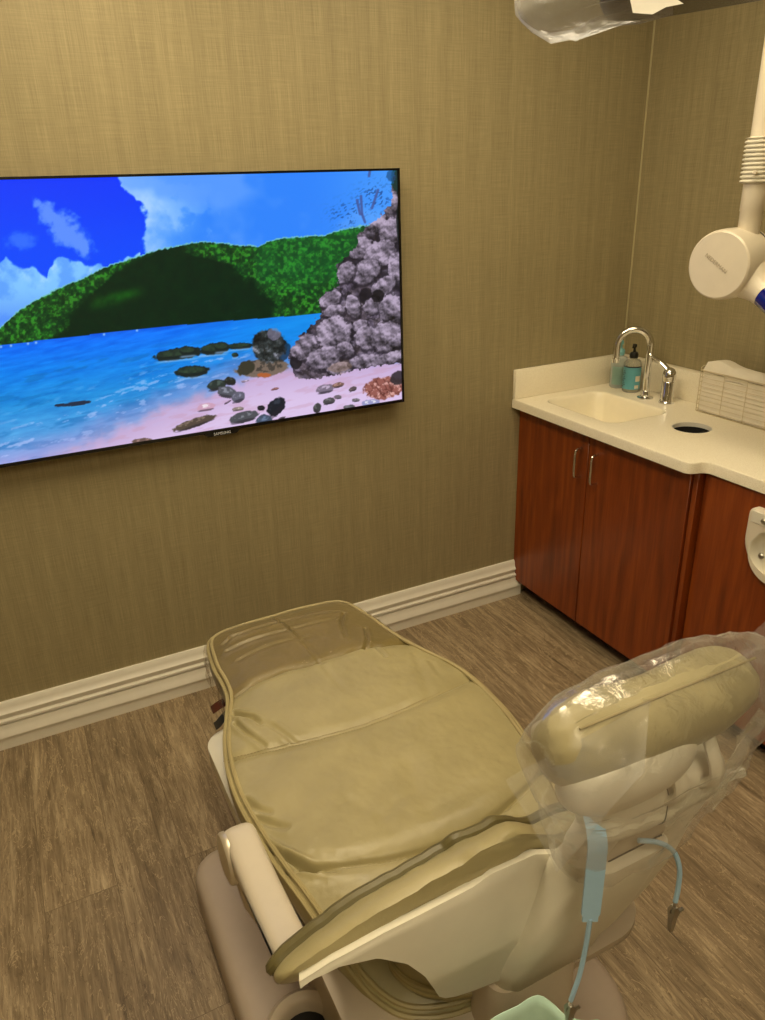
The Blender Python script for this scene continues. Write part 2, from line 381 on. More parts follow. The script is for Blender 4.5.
loc(MB().loft(secs[::-1], cap=False).add(secs[-1], [tuple(range(len(secs[-1])))]), ct).build('sink_basin', plain('cream_sink', (242, 233, 208), 0.25, var=0.015), ct)
loc(MB().lathe([(.026, 0), (.026, .003), (.018, .004), (.012, .001)], 24, Matrix.Translation((-.345, -.30, .748))), ct).build('drain', M['chrome'], ct)
def ring(r0, r1, z0, z1, n=40, at=(0, 0)):
    prof = [(r1, z0), (r1, z1), (r0, z1), (r0, z0)]
    return MB().loft([[(at[0]+r*math.cos(t), at[1]+r*math.sin(t), z) for t in np.linspace(0, 2*PI, n, endpoint=False)] for r, z in prof], close=True)
loc(ring(.0632, .0656, .885, .8995, at=(-.286, -.652)), ct).build('waste_hole_rim', M['trim'], ct)
loc(MB().lathe([(.0655, .60), (.0655, .884), (.0635, .884), (.0635, .605)], 32, Matrix.Translation((-.286, -.652, 0))), ct).build('waste_chute', M['dark'], ct)
loc(MB().box(-.5715, -.0385, -.022, -.003, .9, 1.017, .003, 2), ct).build('backsplash', M['counter'], ct)
loc(MB().box(-.038, -.003, -2.12, -.003, .9, 1.015, .003, 2), ct).build('backsplash', M['counter'], ct)

# ------------------------------------------------------------------ faucet and lever
fa = tag(empty('faucet', (-.136, -.28, .9)), 'chrome gooseneck faucet standing behind the sink', 'faucet')
MB().lathe([(.031, 0), (.031, .004), (.026, .007), (.0165, .009), (.0165, .03), (.0150, .032)], 28).build('base_ring', M['chrome'], fa)
R_ = .062; dirv = Vector((-.80, .60, 0)).normalized()
pth = [(0, 0, .03), (0, 0, .10), (0, 0, .19)] + [tuple(dirv*(R_-R_*math.cos(a))+Vector((0, 0, .205+R_*math.sin(a)))) for a in np.linspace(0, PI, 22)] + [tuple(dirv*2*R_+Vector((0, 0, .17))), tuple(dirv*2*R_+Vector((0, 0, .150)))]
MB().tube(spline(pth, 60), .0132, 16).build('spout', M['chrome'], fa)
MB().lathe([(.0145, 0), (.0148, .016), (.0134, .017)], 18, Matrix.Translation(dirv*2*R_+Vector((0, 0, .140)))).build('aerator', M['chrome'], fa)
fl = tag(empty('faucet_lever', (-.121, -.375, .9)), 'chrome single lever valve to the right of the gooseneck faucet', 'faucet')
MB().lathe([(.029, 0), (.029, .004), (.025, .008), (.024, .012), (.024, .082), (.022, .085)], 28).build('valve_body', M['chrome'], fl)
MB().lathe([(.023, .086), (.025, .092), (.0255, .105), (.023, .120), (.016, .131), (.006, .136)], 28).build('cap', M['chrome'], fl)
MB().tube(spline([(0, 0, .118), (-.004, .018, .137), (-.010, .045, .154), (-.016, .078, .168), (-.018, .094, .182)], 24), list(np.linspace(.014, .0075, 24)), 12, sq=.6).build('lever', M['chrome'], fl)

# ------------------------------------------------------------------ soap bottles
def bottle(x, y, name, label, front):
    b = tag(empty(name, (x, y, .9), math.radians(214)), label, 'soap bottle')
    k = 1.0 if front else .97; rr = .034
    body = film_mat('clear_bottle' if front else 'pale_bottle', (0.80, 0.80, 0.72) if front else (0.62, 0.72, 0.66), 0.14 if front else .3, 0.3, 0.1)
    MB().lathe([(rr-.004, .0), (rr, .004), (rr, .112*k), (rr-.003, .121*k), (.026, .128*k), (.015, .132*k), (.014, .14*k)], 32).build('bottle_body', body, b)
    MB().lathe([(rr-.005, .003), (rr-.002, .006), (rr-.002, .09*k), (rr-.0025, .092*k)], 28).build('liquid_soap', plain('soap_liquid' if front else 'soap_liquid_pale', (176, 168, 136) if front else (150, 176, 160), .2), b)
    lb = MB(); n = 40
    def wrap(mb, r, z0, z1, a0, a1, n=40):
        A = np.linspace(a0, a1, n); V = []
        for q in (0, .0006):
            for z in (z0, z1): V += [((r+q)*math.cos(a), (r+q)*math.sin(a), z) for a in A]
        F = []
        for i in range(n-1): F += [(i, i+1, n+i+1, n+i), (2*n+i, 3*n+i, 3*n+i+1, 2*n+i+1), (i, 2*n+i, 2*n+i+1, i+1), (n+i, n+i+1, 3*n+i+1, 3*n+i)]
        F += [(0, n, 3*n, 2*n), (n-1, 3*n-1, 4*n-1, 2*n-1)]
        return mb.add(V, F)
    if front:
        L_ = wrap(MB(), rr+.0002, .014, .102, -1.55, 1.55).build('label', M['teal'], b)
        wrap(MB(), rr+.0012, .1022, .1058, -1.55, 1.55).build('label_band', M['navy'], L_)
        pr = MB()
        for k2 in range(9): wrap(pr, rr+.0010, .022+k2*.0078, .0255+k2*.0078, -1.15+.12*(k2 % 3), -.78+.1*((k2*2) % 3), 6)
        pr.build('label_print', M['print'], L_)
        wrap(wrap(MB(), rr+.0010, .046, .068, .62, 1.25, 8), rr+.0010, .018, .031, .58, 1.1, 8).build('label_panel', M['cream'], L_)
        MB().lathe([(.0165, .137), (.0172, .141), (.0172, .152), (.013, .158), (.006, .160), (.0045, .172), (.0045, .178)], 20).build('pump_collar', M['black'], b)
        MB().lathe([(.0075, .178), (.0085, .183), (.0075, .190)], 16).tube([(0, 0, .185), (.018, 0, .186), (.03, 0, .182)], .004, 8).build('pump_head', M['black'], b)
    else:
        wrap(MB(), rr+.0002, .016, .09, -.6, 2.2).build('label', plain('grey_green_label', (120, 150, 140), .5), b)
        MB().lathe([(.0165, .134), (.0172, .138), (.0172, .152), (.013, .158), (.006, .160), (.0045, .176)], 20).build('pump_collar', plain('aqua_pump', (120, 176, 178), .35), b)
        MB().lathe([(.0085, .176), (.010, .181), (.008, .192)], 16).tube([(0, 0, .186), (.018, 0, .187), (.03, 0, .183)], .004, 8).build('pump_head', bpy.data.materials['aqua_pump'], b)
    return b
bottle(-.105, -.168, 'soap_bottle', 'clear soap pump bottle with blue label and black pump', True)
bottle(-.098, -.086, 'soap_bottle', 'pale soap bottle in the corner behind the blue-labelled one', False)

# ------------------------------------------------------------------ wire basket with folded towels
bk = tag(empty('wire_basket', (-.085, -.70, .9)), 'beige wire basket holding folded paper towels on the counter', 'basket')
bx0, bx1, by0, by1 = -.032, .040, -.20, .186; H_ = .165
fr = MB(); wr = .0012
def rect_xy(z, e=0): return [(bx0-e, by0-e, z), (bx1, by0-e, z), (bx1, by1+e, z), (bx0-e, by1+e, z)]
for z in (.003, H_-.012): fr.tube(rect_xy(z), .0017, 6, closed=True)
fr.build('frame', M['wire'], bk)
g = MB()
for k in range(9):
    z = .012+k*.0165; g.tube([(bx0, by0, z), (bx0, by1, z)], wr*.7, 5)
for y in (by1-.01, by1-.105, by1-.20, by1-.29, by0+.01): g.tube([(bx0-.001, y, .003), (bx0-.001, y, H_-.012)], wr*.8, 5)
g.build('front_grid', M['wire'], bk)
for y in (by0, by1):
    g = MB()
    for k in range(9): z = .012+k*.0165; g.tube([(bx0, y, z), (bx1, y, z)], wr*.7, 5)
    up_ = spline([(bx0, y, .003), (bx0, y, H_-.02), (bx0+.004, y, H_), (bx0+.02, y, H_+.002), (bx1, y, H_+.002)], 20); g.tube(up_, wr*1.1, 5)
    g.build('side_grid', M['wire'], bk)
g = MB()
for k in range(5): g.tube([(bx0, by0+k*.0965, .003), (bx1, by0+k*.0965, .003)], wr, 5)
for x in (bx0, bx1): g.tube([(x, by0, .003), (x, by0+.386, .003)], wr, 5)
g.build('bottom_grid', M['wire'], bk)
NT_ = 11
for k in range(NT_):
    z0 = .0055+k*.0142; top = k == NT_-1; e = .0015*random.random()
    secs = []
    Y_ = np.linspace(by0+.006, by1-.006-.004*random.random(), 22)
    for y in Y_:
        lift = 0
        if k >= NT_-2: lift = .008*max(0, math.sin((y-by0)*9+k))+.003*math.sin(y*40)
        t = .0128+.001*random.random()
        sec = [(bx0+.004+e, z0+lift), (bx1-.003, z0+lift), (bx1-.003, z0+t+lift), (bx0+.007, z0+t+lift), (bx0+.004+e, z0+t*.6+lift)]
        if top:
            bulge = .018*math.exp(-((y-(by1-.06))/.05)**2)+.010
            sec = [(bx0+.004, z0), (bx1-.003, z0), (bx1-.003, z0+t+bulge+lift*.4), (bx0+.02, z0+t+bulge*1.1+lift*.4), (bx0+.004, z0+t*.7+lift*.3)]
        secs.append([(x, y, z) for x, z in sec])
    o = MB().loft(secs).build('paper_towel', M['paper'], None, 50); o.location = bk.location
    tag(o, 'crumpled white paper towel on top of the stack in the wire basket' if top else 'folded white paper towel in the stack inside the wire basket', 'paper towel', 'folded paper towels in the wire basket')

# ------------------------------------------------------------------ television
TX0, TX1, TZ0, TZ1, TY = -2.443, -1.093, .9786, 1.7493, -.06
tv = tag(empty('television', ((TX0+TX1)/2, -.03, (TZ0+TZ1)/2)), 'large flat television on the back wall showing a tropical beach', 'television')
loc(MB().box(TX0, TX1, TY, -.028, TZ0, TZ1, .002, 1), tv).build('housing', M['bezel'], tv)
loc(MB().box(-2.10, -1.45, -.028, -.002, 1.12, 1.60), tv).build('wall_mount', M['black'], tv)
bz = .0085
loc(MB().box(TX0, TX1, TY-.004, TY, TZ1-bz*.8, TZ1).box(TX0, TX1, TY-.004, TY, TZ0, TZ0+bz*1.2).box(TX0, TX0+bz, TY-.004, TY, TZ0+bz*1.2, TZ1-bz*.8).box(TX1-bz, TX1, TY-.004, TY, TZ0+bz*1.2, TZ1-bz*.8), tv).build('bezel', M['bezel'], tv)
lg = loc(MB().prism([(-1.83, .9786), (-1.705, .9786), (-1.72, .9665), (-1.815, .9665)], TY-.004, TY-.001, Matrix(((1, 0, 0, 0), (0, 0, 1, 0), (0, 1, 0, 0), (0, 0, 0, 1)))), tv).build('logo_tab', M['bezel'], tv)
def text(name, body, size, mat4, m, parent, ext=.0006):
    cu = bpy.data.curves.new(name, 'FONT'); cu.body = body; cu.size = size; cu.extrude = ext; cu.align_x = 'CENTER'; cu.align_y = 'CENTER'
    tmp = bpy.data.objects.new(name, cu); COL.objects.link(tmp)
    dg = bpy.context.evaluated_depsgraph_get(); me = bpy.data.meshes.new_from_object(tmp.evaluated_get(dg))
    bpy.data.objects.remove(tmp); me.transform(mat4); me.materials.clear()
    return link(name, me, m, parent)
text('brand_lettering', 'SAMSUNG', .0125, Matrix.Translation((-1.7675-tv.location.x, TY-.0048-tv.location.y, .9735-tv.location.z)) @ Matrix.Rotation(PI/2, 4, 'X'), M['silver'], lg)

def vnoise(x, y, seed=0):
    xi, yi = np.floor(x).astype(np.int64), np.floor(y).astype(np.int64); fx_, fy_ = x-xi, y-yi
    fx_, fy_ = fx_*fx_*(3-2*fx_), fy_*fy_*(3-2*fy_)
    def h(a, b):
        n = (a*374761393+b*668265263+seed*974711) & 0x7fffffff; n = ((n ^ (n >> 13))*1274126177) & 0x7fffffff
        return ((n ^ (n >> 16)) & 0xffff)/65535.0
    return (h(xi, yi)*(1-fx_)+h(xi+1, yi)*fx_)*(1-fy_)+(h(xi, yi+1)*(1-fx_)+h(xi+1, yi+1)*fx_)*fy_
def fbm(x, y, o=5, seed=0):
    s_, a, t = 0, .5, 0
    for k in range(o): s_ = s_+a*vnoise(x*2**k, y*2**k, seed+k*7); t += a; a *= .55
    return s_/t
def cells(x, y, seed=0):
    xi, yi = np.floor(x).astype(np.int64), np.floor(y).astype(np.int64); d1 = np.full(x.shape, 9.); d2 = d1.copy(); idv = np.zeros(x.shape); ox = np.zeros(x.shape); oy = np.zeros(x.shape)
    def h(a, b, k):
        n = (a*374761393+b*668265263+(seed+k)*974711) & 0x7fffffff; n = ((n ^ (n >> 13))*1274126177) & 0x7fffffff
        return ((n ^ (n >> 16)) & 0xffff)/65535.0
    for i in (-1, 0, 1):
        for j in (-1, 0, 1):
            px_, py_ = xi+i+h(xi+i, yi+j, 1), yi+j+h(xi+i, yi+j, 2); d = np.hypot(x-px_, y-py_); m_ = d < d1
            d2 = np.where(m_, d1, np.minimum(d2, d)); idv = np.where(m_, h(xi+i, yi+j, 3), idv); ox = np.where(m_, x-px_, ox); oy = np.where(m_, y-py_, oy); d1 = np.where(m_, d, d1)
    return d1, d2, idv, ox, oy
def inside(U, V, poly):
    r_ = np.zeros(U.shape, bool); n = len(poly)
    for i in range(n):
        (x1, y1), (x2, y2) = poly[i], poly[(i+1) % n]
        c_ = ((y1 > V) != (y2 > V)); r_ ^= c_ & (U < (x2-x1)*(V-y1)/((y2-y1) if y2 != y1 else 1e-9)+x1)
    return r_
def sstep(a, b, x): t = np.clip((x-a)/(b-a), 0, 1); return t*t*(3-2*t)

def paint_beach(P):
    """colours of the beach picture; P (n,3) points on the screen, laid out in the picture's own drawing units"""
    H = np.array([[232.5142, -48.88876, 612.24571], [14.86526, -251.17703, 570.28986], [.11336206, -.11065459, 1.0]])   # screen metres -> drawing units
    q = np.stack([P[:, 0], P[:, 2], np.ones(len(P))], 1) @ H.T; U = q[:, 0]/q[:, 2]; V = q[:, 1]/q[:, 2]
    col = np.zeros((len(U), 3))
    def put(mask, c): 
        c = np.array(c, float); m_ = np.clip(mask, 0, 1)[:, None]; col[:] = col*(1-m_)+m_*c
    n1 = fbm(U/22, V/22, 5, 1); n2 = fbm(U/7, V/7, 4, 5); n3 = fbm(U/3, V/3, 3, 9); n0 = fbm(U/55, V/45, 4, 31); n4 = fbm(U/1.7, V/1.5, 2, 51)
    # sky
    put(np.ones(len(U)), (2, 52, 250)); put(sstep(150, 270, V)*.55*np.ones(len(U)), (12, 92, 255))
    edge = np.interp(V, [160, 178, 186, 195, 203, 213, 222, 230, 238, 246, 258], [118, 121, 124, 131, 141, 145, 147, 148, 141, 144, 146])+(n2-.5)*10
    big = sstep(-2, 3, U-edge)
    put(big, (46, 132, 252)); put(big*sstep(70, 0, U-edge)*(.35+.85*n1), (128, 188, 255)); put(big*sstep(30, 4, U-edge+(n2-.5)*30)*.75*n1*1.6, (190, 222, 255)); put(big*sstep(.5, .66, n1)*sstep(110, 20, U-edge)*.5, (160, 206, 255)); put(big*sstep(.45, .75, n0+.16*sstep(230, 170, V))*.75, (96, 160, 255))
    put(big*sstep(300, 400, U)*.6, (84, 168, 255))
    t = np.clip(((U-40)*.72+(V-205)*.69)/60, 0, 1); dl = np.hypot(U-(38+46*t), V-(204+42*t)); wdt = 8+9*t*(1-t)*4*.6+4*t
    put(sstep(1.15, .35, dl/wdt+(n2-.5)*1.3)*.72, (124, 172, 255)); dl = np.hypot((U-20)/20, (V-240)/11); put(sstep(1.1, .2, dl+(n2-.5)*1.2)*.5, (88, 146, 255))
    ct_ = np.interp(U, [-60, 0, 6, 14, 22, 32, 40, 47, 50, 57, 62, 70, 78, 86, 100, 108, 122, 128, 134, 140], [262, 262, 258, 266, 268, 266, 272, 277, 266, 258, 257, 262, 260, 266, 264, 268, 262, 256, 256, 250])
    cu_ = sstep(-1.5, 2, V-ct_-(n2-.5)*7); cu_ = cu_*(U < 140)
    put(cu_, (128, 196, 255)); put(cu_*sstep(.42, .68, n1)*.6, (74, 142, 252)); put(cu_*sstep(.5, .8, n2)*sstep(22, 0, V-ct_)*.7, (176, 222, 255)); put(cu_*sstep(285, 320, V)*.5, (70, 128, 250))
    # hill
    ht = np.interp(U, [-90, 0, 10, 20, 40, 60, 80, 100, 115, 135, 160, 185, 200, 215, 240, 258, 270, 285, 300, 325, 340, 357, 400], [360, 327, 318, 309, 297, 287, 279, 269, 263, 257, 249, 244, 241, 242, 245, 246, 240, 237, 236, 235, 229, 226, 222])+(n3-.5)*3
    wl = np.interp(U, [-90, 0, 60, 145, 220, 280, 322, 400], [354, 345.5, 338, 328.5, 321.5, 317, 313, 307])
    hill = ((V > ht) & (V < wl)).astype(float)
    put(hill*sstep(2.2, 0, V-ht), (120, 200, 190))
    hill = hill*sstep(.6, 1.6, V-ht)
    green = np.stack([6+24*n3+12*n2, 26+50*n3*n2*2.0+38*n4*n3*2+10*n1, 18+18*n2], 1); m_ = hill[:, None] > .01; col[:] = np.where(m_, col*(1-hill[:, None])+hill[:, None]*green, col)
    sh_r = np.interp(V, [236, 246, 256, 264, 274, 284, 294, 304, 316], [212, 182, 200, 232, 246, 256, 266, 280, 276]); sh_l = np.interp(V, [240, 262, 276, 290, 302, 318, 332, 345], [175, 132, 108, 92, 78, 66, 60, 40])
    sh = sstep(-6, 8, U-sh_l+(n2-.5)*16)*sstep(6, -8, U-sh_r+(n2-.5)*14)
    put(hill*sh*.94, (1, 27, 16)); put(hill*sh*.35*n2, (8, 62, 22))
    gl_ = np.exp(-(((V-(302-.26*(U-100)))/5.5)**2))*sstep(84, 100, U)*sstep(150, 128, U); put(hill*gl_*.55*(.4+n2), (26, 104, 22))
    put(hill*sstep(.56, .7, n3)*(1-sh)*.5, (70, 170, 50)); put(hill*sstep(.52, .35, n3)*(1-sh)*.5, (6, 50, 20))
    put(hill*sstep(250, 262, U)*sstep(300, 270, V)*.25, (20, 130, 60))
    # water
    wat = (V >= wl).astype(float); dv = np.clip(V-wl, 0, 200)
    c_ = np.stack([np.interp(dv, [0, 6, 30, 60, 95, 120], [10, 4, 8, 30, 84, 150]), np.interp(dv, [0, 6, 30, 60, 95, 120], [96, 112, 128, 140, 160, 170]), np.interp(dv, [0, 6, 30, 60, 95, 120], [236, 248, 236, 220, 226, 235])], 1)
    c_ += ((fbm(U/16, (V+.2*U)/2.6, 4, 3)-.5)*46)[:, None]*np.array([.6, 1, .7]); col[:] = np.where(wat[:, None] > 0, c_, col)
    put(wat*sstep(130, 320, U)*sstep(50, 6, dv)*.65, (18, 158, 232)); put(wat*sstep(.55, .7, fbm(U/34, (V+.25*U)/7, 4, 13))*sstep(10, 30, dv)*.4, (6, 96, 170))
    for ux in (1, 11, 28, 36, 104, 137): put(wat*np.exp(-((U-ux)/1.2)**2-((V-np.interp(ux, [0, 140], [347, 330]))/1.2)**2)*.8, (200, 225, 255))
    # beach
    sb = np.interp(U, [-60, 0, 40, 75, 120, 150, 180, 205, 235, 255, 290, 330, 400], [490, 476, 462, 448, 428, 415, 402, 392, 378, 372, 366, 362, 358])
    sand = sstep(-16, 10, V-sb+(n1-.5)*22)
    put(sand, (198, 172, 214)); put(sand*sstep(0, 40, V-sb)*.8, (224, 202, 238)); put(sand*sstep(.5, .7, fbm(U/20, (V+.22*U)/4, 4, 23))*.35, (196, 150, 176))
    wet = np.exp(-((V-sb+12+(n1-.5)*18)/11)**2); put(wet*.45*sstep(350, 250, U), (150, 150, 214))
    foam = sstep(.62, .74, fbm(U/13, (V+.3*U)/4.2, 5, 41))*np.exp(-((V-sb+26)/26)**2)*sstep(262, 240, U); put(foam*.55, (190, 205, 255))
    fl_ = np.exp(-((V-(458-.10*(U-75))+3*np.sin(U/9))/2.0)**2)*sstep(40, 62, U)*sstep(130, 100, U); put(fl_*.7, (176, 190, 255))
    # rocks
    cd1, cd2, cid, cx_, cy_ = cells(U/21+V/60+(n2-.5)*1.3, V/24-U/70+(n1-.5)*1.3, 3); crack = sstep(.16, .03, cd2-cd1)
    fd1, fd2, fid, fx2, fy2 = cells(U/7.5+V/20+(n3-.5)*1.1, V/6.5-U/24+(n3-.5)*1.1, 8); crk2 = sstep(.2, .03, fd2-fd1)
    def eb(sc, sd, d_=1.3): return fbm((U-d_*.4)/sc, (V+d_)/sc, 4, sd)-fbm((U+d_*.4)/sc, (V-d_)/sc, 4, sd)
    emb14, emb5 = eb(15, 61, 2.4), eb(5.5, 67, 1.0)
    def rock(mask, base, dark=(24, 22, 28), lite=(190, 180, 196), amt=1.):
        shade = np.clip(.78+2.0*emb14+1.2*emb5+.35*(n3-.5), 0, 1.3)
        c2 = np.array(dark)*(1-shade[:, None])+np.array(base)*shade[:, None]; c2 = c2+np.clip(shade-.8, 0, .5)[:, None]*(np.array(lite)-np.array(base))*1.6
        c2 = c2*(1-.75*crack[:, None]*amt)*(1-.28*crk2[:, None]); m2 = np.clip(mask, 0, 1)[:, None]; col[:] = col*(1-m2)+m2*c2
    def ell(cx0, cy0, a, b, ang=0, rag=.35):
        t_ = math.radians(ang); x = (U-cx0)*math.cos(t_)+(V-cy0)*math.sin(t_); y = -(U-cx0)*math.sin(t_)+(V-cy0)*math.cos(t_)
        return sstep(1.08, .92, np.hypot(x/a, y/b)+(n3-.5)*rag)
    cl = [(410, 160), (396, 166), (392, 185), (392, 204), (384, 212), (374, 220), (366, 228), (356, 236), (358, 246), (346, 257), (337, 266), (338, 286), (329, 291), (319, 300), (321, 314), (315, 322), (306, 330), (296, 341), (290, 350), (289, 362), (296, 378), (318, 379), (350, 371), (376, 366), (410, 362)]
    cliff = inside(U+(n3-.5)*5, V+(n3-.5)*5, cl).astype(float)
    rock(cliff, (158, 142, 168), (40, 34, 46), (196, 184, 206), .8)
    put(cliff*sstep(.5, .62, fbm(U/14, V/14, 4, 77))*.25, (120, 100, 84)); put(cliff*sstep(.62, .70, fbm(U/18, V/22, 4, 57))*.7, (16, 15, 18))
    put(ell(366, 296, 7, 9)*.85, (10, 10, 12)); put(ell(349, 297, 3, 6)*.8, (14, 14, 16)); put(ell(296, 362, 6, 7)*.85, (16, 18, 18)); put(ell(352, 331, 3, 9)*.8, (18, 16, 20)); put(ell(399, 222, 2.6, 20)*.8, (8, 18, 14))
    put(ell(396, 180, 5, 16, 0, .9)*.9, (6, 64, 50)); put(ell(391, 176, 4, 6, 0, 1.2)*.8, (30, 84, 140)); put(ell(340, 366, 12, 8, -10)*.5, (120, 96, 66))
    put(cliff*.42, (44, 38, 50))
    for a in ((388, 205, 9, 15, 20), (374, 226, 15, 8, -42), (390, 232, 11, 14, 10), (360, 248, 13, 10, -35), (380, 254, 17, 13, -30), (396, 268, 8, 17, 0), (366, 272, 15, 11, -40), (346, 272, 8, 12, 30), (384, 286, 14, 8, -35),
              (330, 299, 12, 8, -32), (334, 311, 12, 6, -12), (353, 306, 7, 12, -12), (372, 306, 9, 8, -30), (391, 309, 13, 15, -20), (360, 326, 8, 6.5, -30), (304, 347, 15, 12, -25), (334, 333, 17, 18, 25), (345, 350, 9, 8, 0), (324, 358, 18, 11, -18), (340, 368, 13, 6, -10),
              (366, 337, 11, 12, -35), (387, 336, 16, 15, -30), (365, 361, 17, 6.5, -8), (388, 359, 18, 6, -22)):
        e_ = ell(*a, .42)*cliff; put(ell(a[0]+1, a[1]+1.4, a[2]*1.12, a[3]*1.14, a[4])*cliff*.6, (28, 24, 32))
        g_ = np.clip(.82-(V-a[1])/a[3]*.26-(U-a[0])/a[2]*.10+1.5*emb14+1.1*emb5-.10*crk2, .1, 1.2)[:, None]; m2 = (e_*.94)[:, None]; col[:] = col*(1-m2)+m2*g_*np.array((160, 146, 168))
    put(ell(340, 367, 12, 5, -10)*.35, (130, 100, 66)); put(ell(378, 296, 6, 7, 30)*.8, (12, 11, 14)); put(ell(399, 222, 2.6, 20)*.8, (8, 18, 14))
    rd = ell(384, 388, 20, 11, -8, .5); put(rd, (150, 92, 84)); put(rd*sstep(.5, .64, n3), (214, 160, 152)); put(rd*crk2*.6, (70, 30, 26)); put(ell(398, 378, 8, 7, -40)*.9, (48, 42, 48))
    # mid boulder and skerries
    put(ell(262, 368, 26, 9, -6), (120, 104, 92)); put(ell(262, 366, 24, 7, -6)*sstep(.45, .65, n3), (70, 64, 58)); put(ell(246, 368, 9, 7, -30), (58, 56, 44))
    e_ = ell(269, 346, 17, 17, 0, .3); rock(e_, (66, 74, 74), (10, 14, 16), (150, 150, 170), .4); put(ell(274, 334, 7, 6)*.6, (138, 132, 160)); put(ell(284, 352, 6, 10, 20)*.6, (14, 18, 20)); put(ell(264, 375, 7, 2.2)*.9, (180, 96, 50))
    for a in ((178, 354, 25, 6, -8), (188, 351, 9, 5, 0), (214, 349, 15, 6, -6), (222, 347, 8, 5, 0), (240, 346, 13, 3.4, -4), (192, 371.5, 17, 6, -4), (235, 355, 3.4, 2.6, 0)):
        put(ell(*a), (24, 36, 34)); put(ell(a[0]-1, a[1]-a[3]*.25, a[2]*.8, a[3]*.55, a[4])*.6*n3*1.5, (60, 84, 60)); put(np.exp(-((V-a[1]-a[3]*1.05+(U-a[0])*.1)/1.1)**2)*sstep(a[2]*1.1, a[2]*.6, np.abs(U-a[0]))*.6, (150, 190, 235))
    for a in ((77, 403.5, 15, 2.2, -8), (60, 405, 6, 1.6, -6)): put(ell(*a), (34, 46, 70))
    for a, c2 in (((194, 423, 22, 4.4, -19), (84, 72, 62)), ((244, 417, 15, 5.4, -14), (78, 80, 86)), ((276, 407, 11, 7.5, -48), (28, 32, 40)), ((264, 420, 8, 5.5, -10), (64, 76, 96)), ((261, 408, 4, 2.6, 0), (30, 28, 34)), ((238, 409, 6, 2, -8), (130, 118, 112)), ((217, 385, 10, 5.5, -12), (44, 54, 50)), ((230, 381, 6, 4.2, 0), (38, 40, 36)), ((227, 392, 10, 6, 10), (84, 86, 96)), ((238, 397, 7, 5.5, -20), (96, 96, 112)), ((143, 441, 11, 3, -4), (106, 84, 78)), ((206, 407, 9, 4, -10), (204, 160, 186)),
                  ((325, 389, 9, 4.4, -12), (122, 110, 128)), ((338, 385, 6, 2.6, -14), (120, 92, 84)), ((353, 389, 4.4, 2.2, -20), (92, 80, 84)), ((329, 401, 6, 3.4, -12), (76, 74, 76)), ((317, 408, 4, 5, 30), (66, 66, 66)), ((349, 407, 6, 2.4, -8), (84, 82, 88)), ((371, 403, 9, 3.8, -6), (150, 150, 196)), ((338, 397, 4, 2, 0), (110, 100, 110)), ((356, 400, 4, 1.8, 0), (110, 104, 110)), ((282, 418, 4, 1.2, -20), (60, 50, 60)), ((275, 389, 4, 1.2, -14), (140, 96, 96)), ((245, 381, 4, 1, -10), (150, 130, 150)), ((228, 402, 4, 1, -30), (90, 74, 90))):
        put(ell(*a), c2); put(ell(a[0]-a[2]*.1, a[1]-a[3]*.3, a[2]*.7, a[3]*.45, a[4])*.7*sstep(.4, .65, n3), tuple(min(255, x*1.7+14) for x in c2)); put(ell(a[0], a[1]+a[3]*.75, a[2]*.9, a[3]*.3, a[4])*.5, (40, 34, 44))
    # shrubs and branches against the sky
    tw = (np.exp(-(((U-346)/14)**2+((V-214)/11)**2))+np.exp(-(((U-375)/15)**2+((V-197)/13)**2)))
    st = np.abs(np.sin((U*.55+V*1.0)/1.5+n2*7)); put(np.clip(tw*1.5, 0, 1)*sstep(.55, .95, st)*sstep(.40, .6, n3)*.85*(1-cliff), (28, 78, 150))
    for x0, y0, x1, y1 in ((361, 196, 362, 214), (357, 200, 360, 214), (362, 214, 365, 222), (370, 170, 369, 176), (372, 208, 378, 190)):
        t = np.clip(((U-x0)*(x1-x0)+(V-y0)*(y1-y0))/((x1-x0)**2+(y1-y0)**2), 0, 1); dd = np.hypot(U-x0-t*(x1-x0), V-y0-t*(y1-y0)); put(sstep(1.8, .7, dd)*.85, (66, 84, 150))
    return np.clip(col, 0, 255)

nx, nz = 600, 345
xs = np.linspace(TX0+bz, TX1-bz, nx); zs = np.linspace(TZ0+bz*1.2, TZ1-bz*.8, nz)
GX, GZ = np.meshgrid(xs, zs); PV = np.stack([GX.ravel(), np.full(GX.size, TY-.0015), GZ.ravel()], 1)
rgb = paint_beach(PV)/255.0; rgbl = np.where(rgb <= .04045, rgb/12.92, ((rgb+.055)/1.055)**2.4)
me = bpy.data.meshes.new('screen'); q = np.arange(nx*nz).reshape(nz, nx)
fc = np.stack([q[:-1, :-1].ravel(), q[:-1, 1:].ravel(), q[1:, 1:].ravel(), q[1:, :-1].ravel()], 1)
me.vertices.add(nx*nz); me.vertices.foreach_set('co', (PV-np.array(tv.location)).astype(np.float32).ravel())
me.loops.add(fc.size); me.loops.foreach_set('vertex_index', fc.astype(np.int32).ravel())
me.polygons.add(len(fc)); me.polygons.foreach_set('loop_start', np.arange(0, fc.size, 4, dtype=np.int32))
me.update(calc_edges=True)
ca = me.color_attributes.new('picture', 'FLOAT_COLOR', 'POINT'); ca.data.foreach_set('color', np.c_[rgbl, np.ones(len(rgbl))].astype(np.float32).ravel())
t = NT('screen_picture'); at = t.n('ShaderNodeAttribute', attribute_name='picture')
t.set(Base_Color=(.005, .005, .006), Emission_Color=at.outputs['Color'], Emission_Strength=1.0, Roughness=.3, Specular_IOR_Level=.25)
link('screen', me, t.m, tv)['label'] = 'lit screen picture of a beach with green hill and rocks'

# ------------------------------------------------------------------ dental chair (local frame: +y towards the television wall)
OX, OY = -1.775, -1.2
chair = tag(empty('dental_chair', (OX, OY, 0)), 'reclining dental chair with beige leather upholstery and cream plastic frame', 'dental chair')

